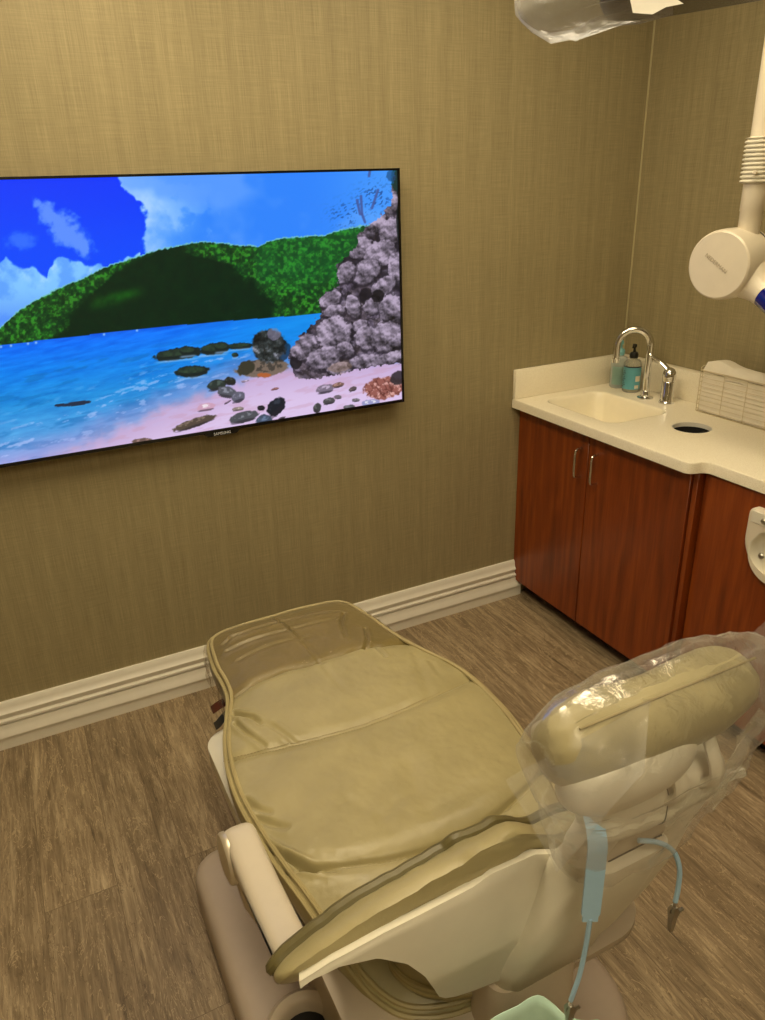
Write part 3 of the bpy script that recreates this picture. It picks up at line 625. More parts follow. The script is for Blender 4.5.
# ---- seat cushion
half = [(0, .697), (.12, .695), (.182, .688), (.216, .662), (.232, .61), (.246, .52), (.250, .45), (.260, .38), (.284, .31), (.312, .23), (.330, .13), (.333, .03), (.324, -.07),
        (.306, -.18), (.284, -.28), (.260, -.37), (.238, -.435), (.203, -.485), (.14, -.515), (.07, -.523), (0, -.525)]
half = [(max(0, x-.005) if 0 < i < 20 else x, y) for i, (x, y) in enumerate(half)]
def xsh(y): return float(np.interp(y, [-.25, -.05, .10, .25, .40, .55, .62], [0, .008, .014, .019, .016, .004, 0]))
full = [(x+xsh(y), y) for x, y in half] + [(-x+xsh(y), y) for x, y in half[-2:0:-1]]
NO = 1120; OUT = spline(full, NO, closed=True)
tg = np.roll(OUT, -1, 0)-np.roll(OUT, 1, 0); nrm = np.stack([-tg[:, 1], tg[:, 0]], 1); nrm /= np.linalg.norm(nrm, axis=1)[:, None]
if (nrm*OUT).sum() < 0: nrm = -nrm
Y_TOE = .377
def seam1(x): return .086+.62*(x-.02)**2
def seamh(x): return -.289+1.05*(x-.01)**2
WR = [
    ([(-0.251, 0.300), (-0.218, 0.248), (-0.211, 0.211)], 0.004, 0.005), ([(-0.258, 0.261), (-0.244, 0.197), (-0.225, 0.141)], 0.004, 0.005),
    ([(-0.218, 0.248), (-0.187, 0.182), (-0.163, 0.115)], 0.002, 0.006), ([(-0.189, 0.191), (-0.169, 0.125), (-0.145, 0.089)], 0.0015, 0.006),
    ([(-0.311, 0.010), (-0.295, -0.030), (-0.280, -0.050)], 0.003, 0.006), ([(-0.307, -0.042), (-0.280, -0.085), (-0.262, -0.104)], 0.003, 0.006),
    ([(-0.317, -0.099), (-0.300, -0.141), (-0.271, -0.194), (-0.249, -0.226)], 0.007, 0.005), ([(-0.286, -0.170), (-0.255, -0.212), (-0.214, -0.247)], 0.003, 0.006),
    ([(-0.315, -0.128), (-0.302, -0.172), (-0.297, -0.190)], 0.003, 0.005), ([(-0.024, 0.660), (-0.004, 0.508), (0.002, 0.406), (0.006, 0.366)], 0.0026, 0.0035),
    ([(0.006, 0.366), (0.013, 0.224), (0.033, 0.186)], 0.0014, 0.008), ([(0.164, 0.570), (0.132, 0.513), (0.115, 0.440)], 0.003, 0.004),
    ([(0.186, 0.470), (0.166, 0.412), (0.137, 0.366)], 0.003, 0.004), ([(0.171, 0.360), (0.171, 0.311)], 0.003, 0.004),
    ([(-0.162, 0.621), (-0.023, 0.618), (0.176, 0.588)], 0.0025, 0.006), ([(-0.190, 0.564), (-0.032, 0.558), (0.133, 0.549)], 0.0025, 0.006),
    ([(-0.177, 0.496), (-0.062, 0.507), (0.025, 0.492)], 0.0015, 0.006), ([(-0.190, 0.602), (-0.153, 0.615), (-0.050, 0.609)], 0.002, 0.005),
    ([(0.253, 0.296), (0.213, 0.177), (0.188, 0.099)], 0.0015, 0.012), ([(0.272, 0.243), (0.263, 0.178)], 0.0015, 0.008),
    ([(0.035, -0.081), (0.014, -0.136), (0.006, -0.182)], 0.002, 0.02), ([(0.005, -0.217), (0.062, -0.212), (0.115, -0.204)], 0.0015, 0.015),
    ([(-0.083, -0.181), (-0.036, -0.159), (0.003, -0.155)], 0.001, 0.012), ([(-0.128, -0.109), (-0.097, -0.173), (-0.083, -0.248)], 0.001, 0.015)]
def segdist(X_, Y_, pl):
    d = np.full(X_.shape, 9.)
    for (x0, y0), (x1, y1) in zip(pl[:-1], pl[1:]):
        t_ = np.clip(((X_-x0)*(x1-x0)+(Y_-y0)*(y1-y0))/((x1-x0)**2+(y1-y0)**2), 0, 1); d = np.minimum(d, np.hypot(X_-x0-t_*(x1-x0), Y_-y0-t_*(y1-y0)))
    return d
ZE = .518
def zdrop(Y_): return -.075*sstep(-.22, -.50, Y_)
def seat_top(X_, Y_, T_):
    h = .032*(1-T_**3.2)
    h = h-.006*np.exp(-((X_/.16)**2+((Y_+.10)/.16)**2))
    for dist, dep, wide in ((Y_-Y_TOE, .005, .010), (Y_-seam1(X_), .0035, .012), (Y_-seamh(X_), .011, .014)):
        h = h-dep*np.exp(-(dist/(.0050 if dep > .006 else .0038))**2)-.0065*np.exp(-(dist/wide/1.6)**2)
    for pl, dep, sg in WR:
        pl2 = spline(pl, 14) if len(pl) > 2 else np.array(pl)
        dep = dep*(2.4 if dep > .0027 else 1.6); d_ = segdist(X_, Y_, [tuple(p) for p in pl2]); L_ = np.linalg.norm(pl2[-1]-pl2[0]); f_ = np.clip(1.25-np.hypot(X_-pl2[0][0], Y_-pl2[0][1])/(L_*1.25+1e-6), .25, 1)
        h = h-dep*f_*np.exp(-(d_/sg)**2)+dep*.45*f_*np.exp(-((d_-sg*2.1)/(sg*1.2))**2)
    h = h+.0042*(fbm(X_*13+5, Y_*11+9, 4, 3)-.5)+.0022*(fbm(X_*40+5, Y_*34+9, 3, 8)-.5)
    return ZE+h+zdrop(Y_)
NRG = 90
ts = np.linspace(0, 1, NRG)**.92
SP = np.stack([OUT[:, 0]*.0, np.clip(OUT[:, 1], -.40, .50)], 1)
V = []
for t_ in ts:
    Pq = SP+t_*(OUT-SP); V.append(np.c_[Pq, seat_top(Pq[:, 0], Pq[:, 1], np.full(NO, t_))])
for off, z in ((.006, -.008), (.0095, -.022), (.010, -.045), (.006, -.066), (-.006, -.078), (-.05, -.082), (-.14, -.082)):
    Pq = OUT+nrm*off; V.append(np.c_[Pq, ZE+z+zdrop(OUT[:, 1])])
V = np.array(V); nr = len(V); VV = V.reshape(-1, 3)
F = []
for i in range(nr-1):
    for j in range(NO): k = (j+1) % NO; F.append((i*NO+j, i*NO+k, (i+1)*NO+k, (i+1)*NO+j))
F = np.array(F)
a, b, c_, d_ = VV[F[9000]]
if np.cross(b-a, c_-a)[2] < 0: F = F[:, ::-1]
def cut(name, keep_toe, m):
    bm = bmesh.new(); vs = [bm.verts.new(v) for v in VV]
    for f in F:
        if len(set(map(int, f))) == 4:
            try: bm.faces.new([vs[i] for i in f])
            except ValueError: pass
    bmesh.ops.remove_doubles(bm, verts=bm.verts, dist=1e-6)
    bmesh.ops.bisect_plane(bm, geom=bm.verts[:]+bm.edges[:]+bm.faces[:], plane_co=(0, Y_TOE, 0), plane_no=(0, 1, 0), clear_outer=not keep_toe, clear_inner=keep_toe)
    for v in bm.verts: v.co.y += (-.004*math.cos(v.co.x*26)+.002*math.sin(v.co.x*60))*math.exp(-((v.co.y-Y_TOE)/.03)**2)
    sharpen(bm, 75); me_ = bpy.data.meshes.new(name); bm.to_mesh(me_); bm.free(); return link(name, me_, m, chair)
seat = cut('seat_cushion', False, M['leather']); toeo = cut('toe_cushion', True, M['toe'])
toeo['label'] = 'darker taupe leather foot section'
zt = lambda x, y: float(seat_top(np.array([x]), np.array([y]), np.array([.6]))[0])
pp = MB()
for off, dz, r_ in ((-.0045, .0035, .0052), (.0065, -.006, .0052)):
    Pq = OUT+nrm*off; wob = [.0012*math.sin(j*.082)+.001*math.sin(j*.033+1) for j in range(NO)]
    pp.tube([(Pq[j, 0], Pq[j, 1], ZE+dz+wob[j]+float(zdrop(OUT[j, 1]))) for j in range(0, NO, 4)], r_, 7, closed=True)
pp.build('piping', M['piping'], seat)
def on_seat(x, y):
    # radial parameter of a point on the seat
    c0 = np.array([x*.02, min(.50, max(-.44, y))]); d = np.array([x, y])-c0; r_ = np.linalg.norm(d)
    if r_ < 1e-6: return 0.
    q_ = OUT-np.stack([OUT[:, 0]*.02, np.clip(OUT[:, 1], -.40, .50)], 1); hw_ = np.interp(y, [p[1] for p in half[::-1]], [p[0] for p in half[::-1]])
    return min(1., abs(x)/max(hw_, 1e-4))
for nm, fn, x0 in (('seam', seam1, .318),):
    mb = MB()
    for off in (-.0048, .0052):
        for k in range(88):
            xa, xb = -x0+2*x0*(k+.12)/88, -x0+2*x0*(k+.80)/88
            pts = []
            for x in (xa, (xa+xb)/2, xb):
                y = fn(x)+off; z = float(seat_top(np.array([x]), np.array([y]), np.array([on_seat(x, y)]))[0]); pts.append((x, y, z+.0004))
            mb.tube(pts, .0008, 5)
    mb.build(nm, M['stitch'], seat)

# ---- lumbar pad under the back, and back cushion
halfp = [(0, -.40), (.10, -.40), (.165, -.405), (.19, -.42), (.192, -.445), (.178, -.478), (.145, -.508), (.09, -.530), (0, -.540)]
LP = spline(halfp+[(-x, y) for x, y in halfp[-2:0:-1]], 120, closed=True)
tl = np.roll(LP, -1, 0)-np.roll(LP, 1, 0); nl = np.stack([-tl[:, 1], tl[:, 0]], 1); nl /= np.linalg.norm(nl, axis=1)[:, None]
if (nl*(LP-LP.mean(0))).sum() < 0: nl = -nl
def ztop_l(y): return np.interp(y, [-.58, -.50, -.44, -.40], [.66, .62, .59, .56])
secs = []
for off, f_ in ((-.03, 0), (-.004, 0.0), (0, .10), (.001, .3), (0, .6), (-.006, .85), (-.03, 1), (-.09, 1.02)):
    P_ = LP+nl*off; zb = .455; secs.append([(p[0], p[1], zb+f_*(float(ztop_l(p[1]))-zb)) for p in P_])
lum = MB().loft(secs).build('lumbar_pad', M['leather'], chair, 70)
pp = MB()
for off, dz in ((.001, .478), (.002, .491)):
    P_ = LP+nl*off; idx = [j for j in range(120) if P_[j][1] < -.41]
    seq = sorted(idx, key=lambda j: math.atan2(P_[j][0], -(P_[j][1]+.30)))
    pp.tube([(P_[j][0], P_[j][1], dz) for j in seq], .0055, 7)
pp.build('piping', M['piping'], lum)

cs = spline([(-.312, .494), (-.372, .555), (-.448, .632), (-.512, .706), (-.562, .768), (-.580, .790)], 60)
sv = np.linspace(0, 1, 60)
wS = np.interp(sv, [0, .18, .28, .36, .44, .52, .62, .72, .82, .92, .97, 1], [.285, .290, .298, .310, .330, .356, .382, .404, .420, .424, .418, .405])
tS = .036*np.interp(sv, [0, .12, .4, 1], [.35, .6, 1, 1])*np.where(sv > .80, np.sqrt(np.clip(1-((sv-.80)/.2)**2, 0.02, 1)), 1)
tan = np.gradient(cs, axis=0); tan /= np.linalg.norm(tan, axis=1)[:, None]; nS = np.stack([tan[:, 1], -tan[:, 0]], 1)   # (y,z) front normal
nS = np.where((nS[:, :1] > 0), nS, -nS)
def kink(x): return float(np.interp(x, [-.42, -.35, -.265, -.187, -.158, -.140, -.075, -.045, -.01, .011, .11, .30, .42], [.002, .020, .036, .046, .052, .066, .066, .046, .016, .010, .004, .004, -.006]))
def back_pt(i, a, xf=None):
    ex = 5.0-2.4*float(sstep(.3, .6, np.array([sv[i]]))[0])
    if xf is None: c_, s_ = sup(a, ex)
    else: c_ = max(-1, min(1, xf/wS[i])); s_ = max(0, 1-abs(c_)**ex)**(1/ex)
    x = wS[i]*c_; kk = kink(x)*float(sstep(.6, .9, np.array([sv[i]]))[0])
    puff = .004*(noise.noise(Vector((x*14, sv[i]*8, s_)))+.6*noise.noise(Vector((x*45, sv[i]*9, s_*2+4)))) 
    sag = -.010*math.exp(-(x/.2)**2)*(1 if s_ > 0 else 0)
    nn = (tS[i]+puff)*s_+sag*.6
    sl = float(sstep(.72, 1, np.array([sv[i]]))[0])*(.022 if s_ > 0 else .004)*s_*max(.2, 1-(abs(x)/.42)**3)
    return (x*(.955 if x > 0 else 1), cs[i, 0]+nS[i, 0]*nn-.3*kk, cs[i, 1]+nS[i, 1]*nn+kk+sl)
AN = 200
bcush = MB().loft([[back_pt(i, 2*PI*k/AN) for k in range(AN)] for i in range(60)]).build('back_cushion', M['leather'], chair, 75)
pp = MB()
for it, e_ in ((51, .004), (47, .0005)):
    path = []
    for i in range(16, it+1): path.append((back_pt(i, 0, -wS[i]*.992), nS[i]))
    for x in np.linspace(-wS[it]*.985, wS[it]*.985, 110): path.append((back_pt(it, 0, x), nS[it]))
    for i in range(it, 15, -1): path.append((back_pt(i, 0, wS[i]*.992), nS[i]))
    P_ = spline([(p[0], p[1]+n_[0]*e_, p[2]+n_[1]*e_) for p, n_ in path[::2]], 260); pp.tube([tuple(p) for p in P_], .0105 if it == 51 else .0078, 9)
pp.build('piping', leather_mat('olive_piping', (98, 90, 56), .42), bcush)

# ---- back shell
nu, nv = 130, 26
us = np.linspace(-1, 1, nu)
def shell_lo(ax): return np.interp(ax, [0, .09, .14, .172, .19, .203, .218, .235, .26, .30, .35, .39, .405], [.572, .576, .588, .600, .612, .630, .672, .716, .754, .786, .797, .790, .782])
def shell_hi(x): return float(np.interp(x, [-.42, -.36, -.29, -.22, -.16, -.13, -.06, -.02, .02, .05, .2, .36, .42], [.786, .806, .820, .829, .836, .846, .846, .826, .812, .806, .806, .796, .780]))
Vo, Vi = [], []
for v in np.linspace(0, 1, nv):
    for u in us:
        x = (.402 if u < 0 else .415)*u; ax = abs(x); z = shell_hi(x)+(min(shell_lo(ax)-(.012 if x > 0 else 0), shell_hi(x)-.007)-shell_hi(x))*v
        dep = max(0, shell_hi(x)-z)
        y = -.619+.020*(ax/.4)**2-.10*dep*(1-ax/.5)*math.exp(-((dep)/.12)**2)+.20*max(0, .70-z)*1.2
        rim = .006*math.exp(-(dep/.012)**2)
        Vo.append((x, y+.004*math.exp(-(dep/.006)**2), z)); Vi.append((x*.99, y+.016, z+(.004 if v > .9 else 0)-(.002 if v < .1 else 0)))
Vs = [(x*(.95 if x > 0 else 1), y, z) for x, y, z in Vo+Vi]; K = nu*nv; Fs = []
for i in range(nv-1):
    for j in range(nu-1):
        a = i*nu+j; Fs.append((a, a+1, a+nu+1, a+nu)); Fs.append((K+a, K+a+nu, K+a+nu+1, K+a+1))
for j in range(nu-1):
    Fs.append((j, K+j, K+j+1, j+1)); a = (nv-1)*nu+j; Fs.append((a, a+1, K+a+1, K+a))
for i in range(nv-1):
    a = i*nu; Fs.append((a, a+nu, K+a+nu, K+a)); a = i*nu+nu-1; Fs.append((a, K+a, K+a+nu, a+nu))
mesh('back_shell', Vs, Fs, M['shell'], chair, 60)
def col_sec(y, z, hx, hy, r_, n=7): return [(x, y+yy, z) for x, yy in rrect(hx, hy, r_, n)]
def tilt_sec(y, z, hx, hy, r_, tilt=0.0): return [(x, y+yy*math.cos(tilt), z+yy*math.sin(tilt)) for x, yy in rrect(hx, hy, r_, 7)]
secs = [tilt_sec(*a) for a in ((-.553, .540, .080, .036, .03, 0), (-.555, .546, .090, .046, .03, 0), (-.566, .60, .099, .052, .034, -.1), (-.588, .66, .098, .058, .036, -.15), (-.612, .72, .088, .060, .036, -.2), (-.636, .78, .076, .058, .034, -.25), (-.656, .83, .068, .053, .03, -.25), (-.672, .872, .066, .047, .026, -.25), (-.676, .882, .063, .043, .024, -.25), (-.677, .885, .055, .036, .02, -.25))]
secs = [[(x+.024*float(np.clip((z-.56)/.32, 0, 1)), y, z) for x, y, z in c_] for c_ in secs]
spine = MB().loft(secs).build('back_spine', M['shell'], chair, 60)
mt = Matrix.Translation((.034, -.683, .887)) @ Matrix.Rotation(-.25, 4, 'X')
MB().box(-.046, .046, -.019, .019, -.004, .0012, mat=mt).build('slot', M['dark'], spine)['label'] = 'flat dark slab painting the shade inside the headrest bar slot'  # no real recess: the dark colour stands for the shade inside it
MB().box(-.038, -.014, -.012, .012, -.002, .010, .004, 2, mt).build('slot_latch', M['trim'], spine)
secs = [col_sec(*a) for a in ((-.50, .10, .125, .10, .05), (-.52, .18, .104, .080, .045), (-.545, .30, .090, .060, .04), (-.558, .42, .084, .050, .034), (-.558, .556, .082, .043, .03))]
secs = [[(x-.020, y, z) for x, y, z in c_] for c_ in secs]
MB().loft(secs).build('back_column', M['shell2'], chair, 60)

# ---- frame, lift body, base
def base_poly(o):
    P = []; 
    for cx_, cy2, r_, a0 in ((.345, .335, .075, 0), (-.412, .335, .075, 90), (-.412, -.59, .16, 180), (.345, -.59, .19, 270)):
        sx_, sy_ = (1 if cx_ > 0 else -1), (1 if cy2 > 0 else -1); ox_, oy_ = cx_-sx_*r_, cy2-sy_*r_
        for k in range(10): a = math.radians(a0+90*k/9); P.append((ox_+(r_+o)*math.cos(a), oy_+(r_+o)*math.sin(a)))
    return P
secs = [[(x, y, z) for x, y in base_poly(o)] for o, z in ((0, 0), (0, .07), (-.004, .088), (-.012, .099), (-.026, .104), (-.06, .106))]
base = MB().loft(secs).build('base', M['base'], chair, 60)
prof = [(.088, .1), (.088, .128), (.084, .142), (.074, .150), (.062, .147), (.054, .138), (.052, .118), (.050, .112)]
fs_ = MB().lathe(prof, 40, Matrix.Translation((-.305, -.245, 0))).build('foot_switch', M['shell2'], base)
MB().lathe([(.051, .1125), (.051, .116), (.02, .118)], 30, Matrix.Translation((-.305, -.245, 0))).build('foot_switch_hole_shade', M['dark'], fs_)  # near-black disc paints the shade inside the ring opening
secs = [[(x, y-.13, z) for x, y in rrect(hx, hy, .05, 8)] for hx, hy, z in ((.262, .26, .1), (.252, .25, .18), (.246, .24, .32), (.242, .235, .43))]
MB().loft(secs).build('lift_body', M['shell2'], chair, 60)
secs = [[(x, y-.16, z) for x, y in rrect(hx, hy, .09, 8)] for hx, hy, z in ((.24, .33, .40), (.288, .375, .405), (.297, .385, .42), (.297, .385, .434), (.28, .37, .437))]
MB().loft(secs).build('seat_frame', M['shell2'], chair, 60)
secs = [[(x, y+.20, z) for x, y in rrect(hx, hy, .06, 8)] for hx, hy, z in ((.23, .14, .345), (.292, .172, .35), (.319, .19, .375), (.319, .19, .418), (.29, .175, .434))]
MB().loft(secs).build('link_cover', M['shell'], chair, 60)
secs = [[(x, y+.50, z) for x, y in rrect(hx, hy, .05, 8)] for hx, hy, z in ((.12, .14, .40), (.17, .18, .405), (.18, .19, .42), (.17, .18, .437))]
MB().loft(secs).build('toe_board', M['grey'], chair, 60)

# ---- armrests
for sx in (-1, 1):
    cx, cy_, cz = (-.3725, -.205, .622) if sx < 0 else (.334, -.175, .562)
    path = [(cy_+.044*math.cos(a), cz+.044*math.sin(a)) for a in np.linspace(-2.3, PI/2, 18)]
    top = path+[tuple(p) for p in spline([(cy_, cz+.044), (-.30, cz+.046), (-.38, cz+.054), (-.46, cz+.070), (-.515, cz+.09)], 16)[1:]]
    bot = [tuple(p) for p in spline([(-.517, cz+.063), (-.46, cz+.04), (-.38, cz+.021), (-.32, cz+.012), (-.278, cz)], 14)]
    prof = top+bot
    pr = np.array(prof); cen_ = pr.mean(0)
    secs = []
    for x, ins in ((-.0294, .017), (-.0288, .0125), (-.0268, .008), (-.0235, .0045), (-.018, .0018), (-.010, .0003), (0, 0), (.010, .0003), (.018, .0018), (.0235, .0045), (.0268, .008), (.0288, .0125), (.0294, .017)):
        tg_ = np.roll(pr, -1, 0)-np.roll(pr, 1, 0); n_ = np.stack([-tg_[:, 1], tg_[:, 0]], 1); n_ /= np.linalg.norm(n_, axis=1)[:, None]+1e-9
        sgn = 1 if ((pr-cen_)*n_).sum() < 0 else -1
        q_ = pr+n_*sgn*ins; secs.append([(cx+x, y, z) for y, z in q_])
    am = MB().loft(secs).build('armrest', M['armr'], chair, 50)
    MB().lathe([(.046, 0), (.046, .007), (.043, .011), (.03, .0145), (.012, .0165), (.002, .017)], 36, fit((sx, 0, 0), (cx+sx*.0235, cy_, cz-.004))).build('pivot_cap', M['champ'], am)['label'] = 'brushed metal pivot cap'
    MB().tube([(cx, cy_-.004, cz-.03), (cx*.985, cy_-.03, .53), (sx*.33, cy_-.06, .43), (sx*.27, cy_-.06, .42)], [.026, .024, .022, .02], 14).build('arm_bracket', M['shell2'], am)

# ---- headrest
hd = Vector((0, -.42, .9075)).normalized(); hn = Vector((0, .9075, .42)).normalized()       # up along the rest, out of its front
HC = Vector((.018, -.708, 1.120)); Rm = Matrix.Translation(HC) @ Matrix(((1, 0, 0, 0), (0, hd.y, hn.y, 0), (0, hd.z, hn.z, 0), (0, 0, 0, 1)))
def pillow(hx, hy, hz, ex, ey, n=64, m=40, f=lambda p: p):
    secs = []
    for i in range(m+1):
        a = -PI/2+PI*i/m; c_, s_ = math.cos(a), math.sin(a); k = max(.03, abs(c_)**(2/ex)); x = hx*math.copysign(abs(s_)**(2/ex), s_)
        secs.append([f(Vector((x, hy*k*sup(2*PI*j/n, ey)[0], hz*k*sup(2*PI*j/n, ey)[1]))) for j in range(n)])
    return secs
def pf(p):
    w_ = .003*noise.noise(p*30)+.0015*noise.noise(p*70)
    if p.z > 0: p = Vector((p.x, p.y, p.z-.012*math.exp(-(p.x/.08)**2)))
    return Rm @ (p*(1+w_*8))
hr = MB().loft(pillow(.156, .056, .052, 3.0, 2.5, f=pf)).build('headrest_cushion', M['leather'], chair, 70)
MB().tube([Rm @ Vector((x, .0562*math.cos(-.1), .052*math.sin(-.1))) for x in np.linspace(-.132, .132, 40)], .0016, 6).build('seam', M['stitch'], hr)
def sf(p): return Rm @ Vector((p.x-.048, p.y-.030, p.z-.036))
MB().loft(pillow(.094, .052, .040, 2.3, 2.2, f=sf)).build('headrest_shell', M['shell'], chair, 60)
# arm housing behind the headrest
secs = []
for x, hy, hz in ((-.100, .016, .020), (-.096, .026, .030), (-.086, .032, .036), (-.03, .035, .039), (.03, .035, .039), (.09, .033, .037), (.106, .026, .030), (.112, .014, .018)):
    secs.append([(x+.040, -.702+yy, .990+zz) for yy, zz in rrect(hy, hz, .026, 6)])
hs = MB().loft(secs).build('headrest_housing', M['shell'], chair, 50)
MB().tube([(.036, -.702+yy*1.012, .990+zz*1.012) for yy, zz in rrect(.035, .039, .026, 8)], .0009, 5, closed=True).build('cover_joint', M['seam'], hs)
for x in (.040, .098):
    MB().tube(spline([(x, -.722, .992), (x, -.744, 1.01), (x-.003, -.752, 1.035), (x-.006, -.735, 1.075)], 16), list(np.linspace(.012, .009, 16)), 10, sq=.6).build('headrest_bracket', M['shell'], hs)
MB().tube(spline([(-.030, -.668, .87), (-.037, -.68, .91), (-.034, -.695, .95), (-.026, -.70, .988)], 18), list(np.linspace(.024, .029, 18)), 14).build('headrest_neck', M['shell'], hs)
MB().box(-.02, .09, -.70, -.676, .884, .952, .008, 2).build('headrest_bar', M['shell2'], hs)

# strap loop under the toe section
def tab(name, pts, w, m):
    P_ = spline(pts, 14); secs = [[(p[0]+.0012*a, p[1]+w*b, p[2]+.2*w*b) for a, b in ((-1, -1), (1, -1), (1, 1), (-1, 1))] for p in P_]
    return MB().loft(secs).build(name, m, chair, 40)
tab('toe_strap', [(-.225, .47, .442), (-.250, .475, .432), (-.262, .485, .418), (-.266, .50, .404)], .014, M['orange'])
tab('strap_buckle', [(-.235, .43, .436), (-.254, .435, .416), (-.264, .455, .388), (-.268, .478, .366)], .013, M['navy'])

# ------------------------------------------------------------------ clear film covers
def crumple(p, a, f):
    r_ = 1-abs(noise.noise(p*f)); r2_ = 1-abs(noise.noise(p*f*2.3+Vector((3, 7, 1)))); return a*((r_**3-.45)+.5*(r2_**3-.45))
rows = []   # centre (x, y, z), half width, half depth, tilt
for d_, o_, hx, hz in ((.068, .0, .120, .006), (.066, .0, .145, .026), (.058, .0, .164, .044), (.04, -.004, .172, .060), (.02, -.008, .177, .068), (-.02, -.012, .176, .074), (-.05, -.014, .170, .072)):
    p = HC+hd*d_+hn*o_; rows.append((p.x+.008, p.y, p.z, hx, hz, 1.0))
rows += [(.022, -.706, 1.025, .146, .066, .3), (.026, -.704, .985, .134, .056, .1), (.022, -.697, .95, .124, .054, 0), (.018, -.692, .918, .106, .050, 0), (.016, -.688, .898, .094, .048, 0)]
RW = spline(rows, 60); NB = 130; secs = []
for cx, y, z, hx, hy, tl_ in RW:
    nv_ = Vector((0, 1, 0)).lerp(hn, float(np.clip(tl_, 0, 1))).normalized(); sec = []
    for k in range(NB):
        c_, s_ = sup(2*PI*k/NB, 2.6); p = Vector((cx+hx*c_, y, z))+nv_*(hy*s_); n_ = (Vector((c_*hy, 0, 0))+nv_*(s_*hx)).normalized()
        p += n_*crumple(p, .008, 9)+n_*crumple(p+Vector((0, z*.8, 0)), .003, 24); p.z += .003*noise.noise(p*18); sec.append(p)
    secs.append(sec)
secs = [[p+Vector((OX, OY, 0)) for p in c_] for c_ in secs]
hc = MB().loft(secs, cap=False).add(secs[0], [tuple(range(NB))])
hco = tag(empty('headrest_cover', (OX+.02, OY-.70, 1.08)), 'clear crumpled plastic bag pulled over the headrest of the chair', 'plastic cover')
bag = loc(hc, hco).build('bag', M['film'], hco, 180, fix=False)
def flap(P, name, m=18, amp=.006, par=hco):
    # a loose doubled flap of film spanning four corners
    A_, B_, C_, D_ = [Vector(p)+Vector((OX, OY, 0)) for p in P]; V_ = []
    for i in range(m+1):
        for j in range(m+1):
            s_, t_ = i/m, j/m; p = A_.lerp(B_, s_).lerp(D_.lerp(C_, s_), t_); n_ = (B_-A_).cross(D_-A_).normalized(); V_.append(p+n_*(crumple(p, amp, 14)+amp*1.2*math.sin(s_*7+t_*3)))
    F_ = [(i*(m+1)+j, i*(m+1)+j+1, (i+1)*(m+1)+j+1, (i+1)*(m+1)+j) for i in range(m) for j in range(m)]
    return loc(MB().add(V_, F_), par).build(name, M['fold'], par, 180, fix=False)
flap([(.135, -.725, 1.165), (.27, -.765, 1.215), (.225, -.785, 1.14), (.165, -.765, 1.09)], 'loose_corner')
flap([(.155, -.71, 1.15), (.215, -.725, 1.25), (.27, -.755, 1.27), (.20, -.75, 1.135)], 'loose_corner')
flap([(.145, -.76, 1.09), (.185, -.735, 1.08), (.175, -.70, .91), (.135, -.72, .92)], 'loose_corner')
flap([(-.18, -.70, 1.10), (-.05, -.765, 1.20), (-.085, -.80, 1.15), (-.165, -.775, 1.03)], 'loose_corner')

# clear sleeve over the toe section
sel = [j for j in range(NO) if OUT[j, 1] > Y_TOE+.005]
seq = sorted(sel, key=lambda j: math.atan2(OUT[j, 0], OUT[j, 1]-.30)); NS = len(seq)
rowsV = []
for t_ in np.linspace(.03, 1, 40):
    Pq = SP[seq]+t_*(OUT[seq]-SP[seq]); z = seat_top(Pq[:, 0], Pq[:, 1], np.full(NS, t_))+.0035
    rowsV.append([Vector((p[0], p[1], zz+abs(crumple(Vector((p[0], p[1], 0)), .0025, 22)))) for p, zz in zip(Pq, z)])
for off, dz in ((.012, -.006), (.017, -.022), (.019, -.045), (.018, -.065), (.016, -.085), (.013, -.105)):
    Pq = OUT[seq]+nrm[seq]*off
    rowsV.append([Vector((p[0], p[1], ZE+dz+.006*math.sin(k*.14)*(-dz/.1)))+Vector((nrm[j, 0], nrm[j, 1], 0))*(crumple(Vector((p[0], p[1], dz)), .006, 26)+.003*math.sin(k*.36)) for k, (p, j) in enumerate(zip(Pq, seq))])
V_ = [p+Vector((OX, OY, 0)) for r_ in rowsV for p in r_]; F_ = [(i*NS+j, i*NS+j+1, (i+1)*NS+j+1, (i+1)*NS+j) for i in range(len(rowsV)-1) for j in range(NS-1)]
tc_ = MB().add(V_, F_).build('toe_cover', M['film3'], None, 180, fix=False)
tag(tc_, 'clear plastic sleeve wrapped around the foot end of the chair', 'plastic cover')

# ------------------------------------------------------------------ bib chain and bib
bc = tag(empty('bib_chain', (OX+.02, OY-.70, .92)), 'pale blue bib holder strap with two clips draped behind the headrest', 'bib holder')
def L2(p): return (p[0]+OX, p[1]+OY, p[2])
sx0, sy0 = -.030, -.735
sp_ = spline([(-.050, -.70, .996), (-.062, -.720, .996), (-.070, -.735, .984), (-.072, -.738, .955), (-.072, -.738, .91), (-.072, -.738, .862)], 40)
secs = []
for i, p in enumerate(sp_):
    w_ = .0115 if i < 37 else .0095; secs.append([L2((p[0]+ax*w_*.9+ay*.0016*.43, p[1]-ax*w_*.43+ay*.0016*.9, p[2])) for ax, ay in ((-1, -1), (1, -1), (1, 1), (-1, 1))])
loc(MB().loft(secs), bc).build('strap', M['strap'], bc, 50)
loc(MB().tube([L2(p) for p in spline([(-.072, -.738, .866), (-.074, -.738, .82), (-.078, -.737, .77), (-.085, -.736, .735), (-.087, -.735, .722)], 30)], .0032, 8), bc).build('cord', M['strap'], bc)
loc(MB().tube([L2(p) for p in spline([(.02, -.715, .925), (.045, -.724, .918), (.066, -.732, .900), (.077, -.737, .87), (.080, -.738, .835), (.079, -.738, .808)], 30)], .0034, 8), bc).build('cord', M['strap'], bc)
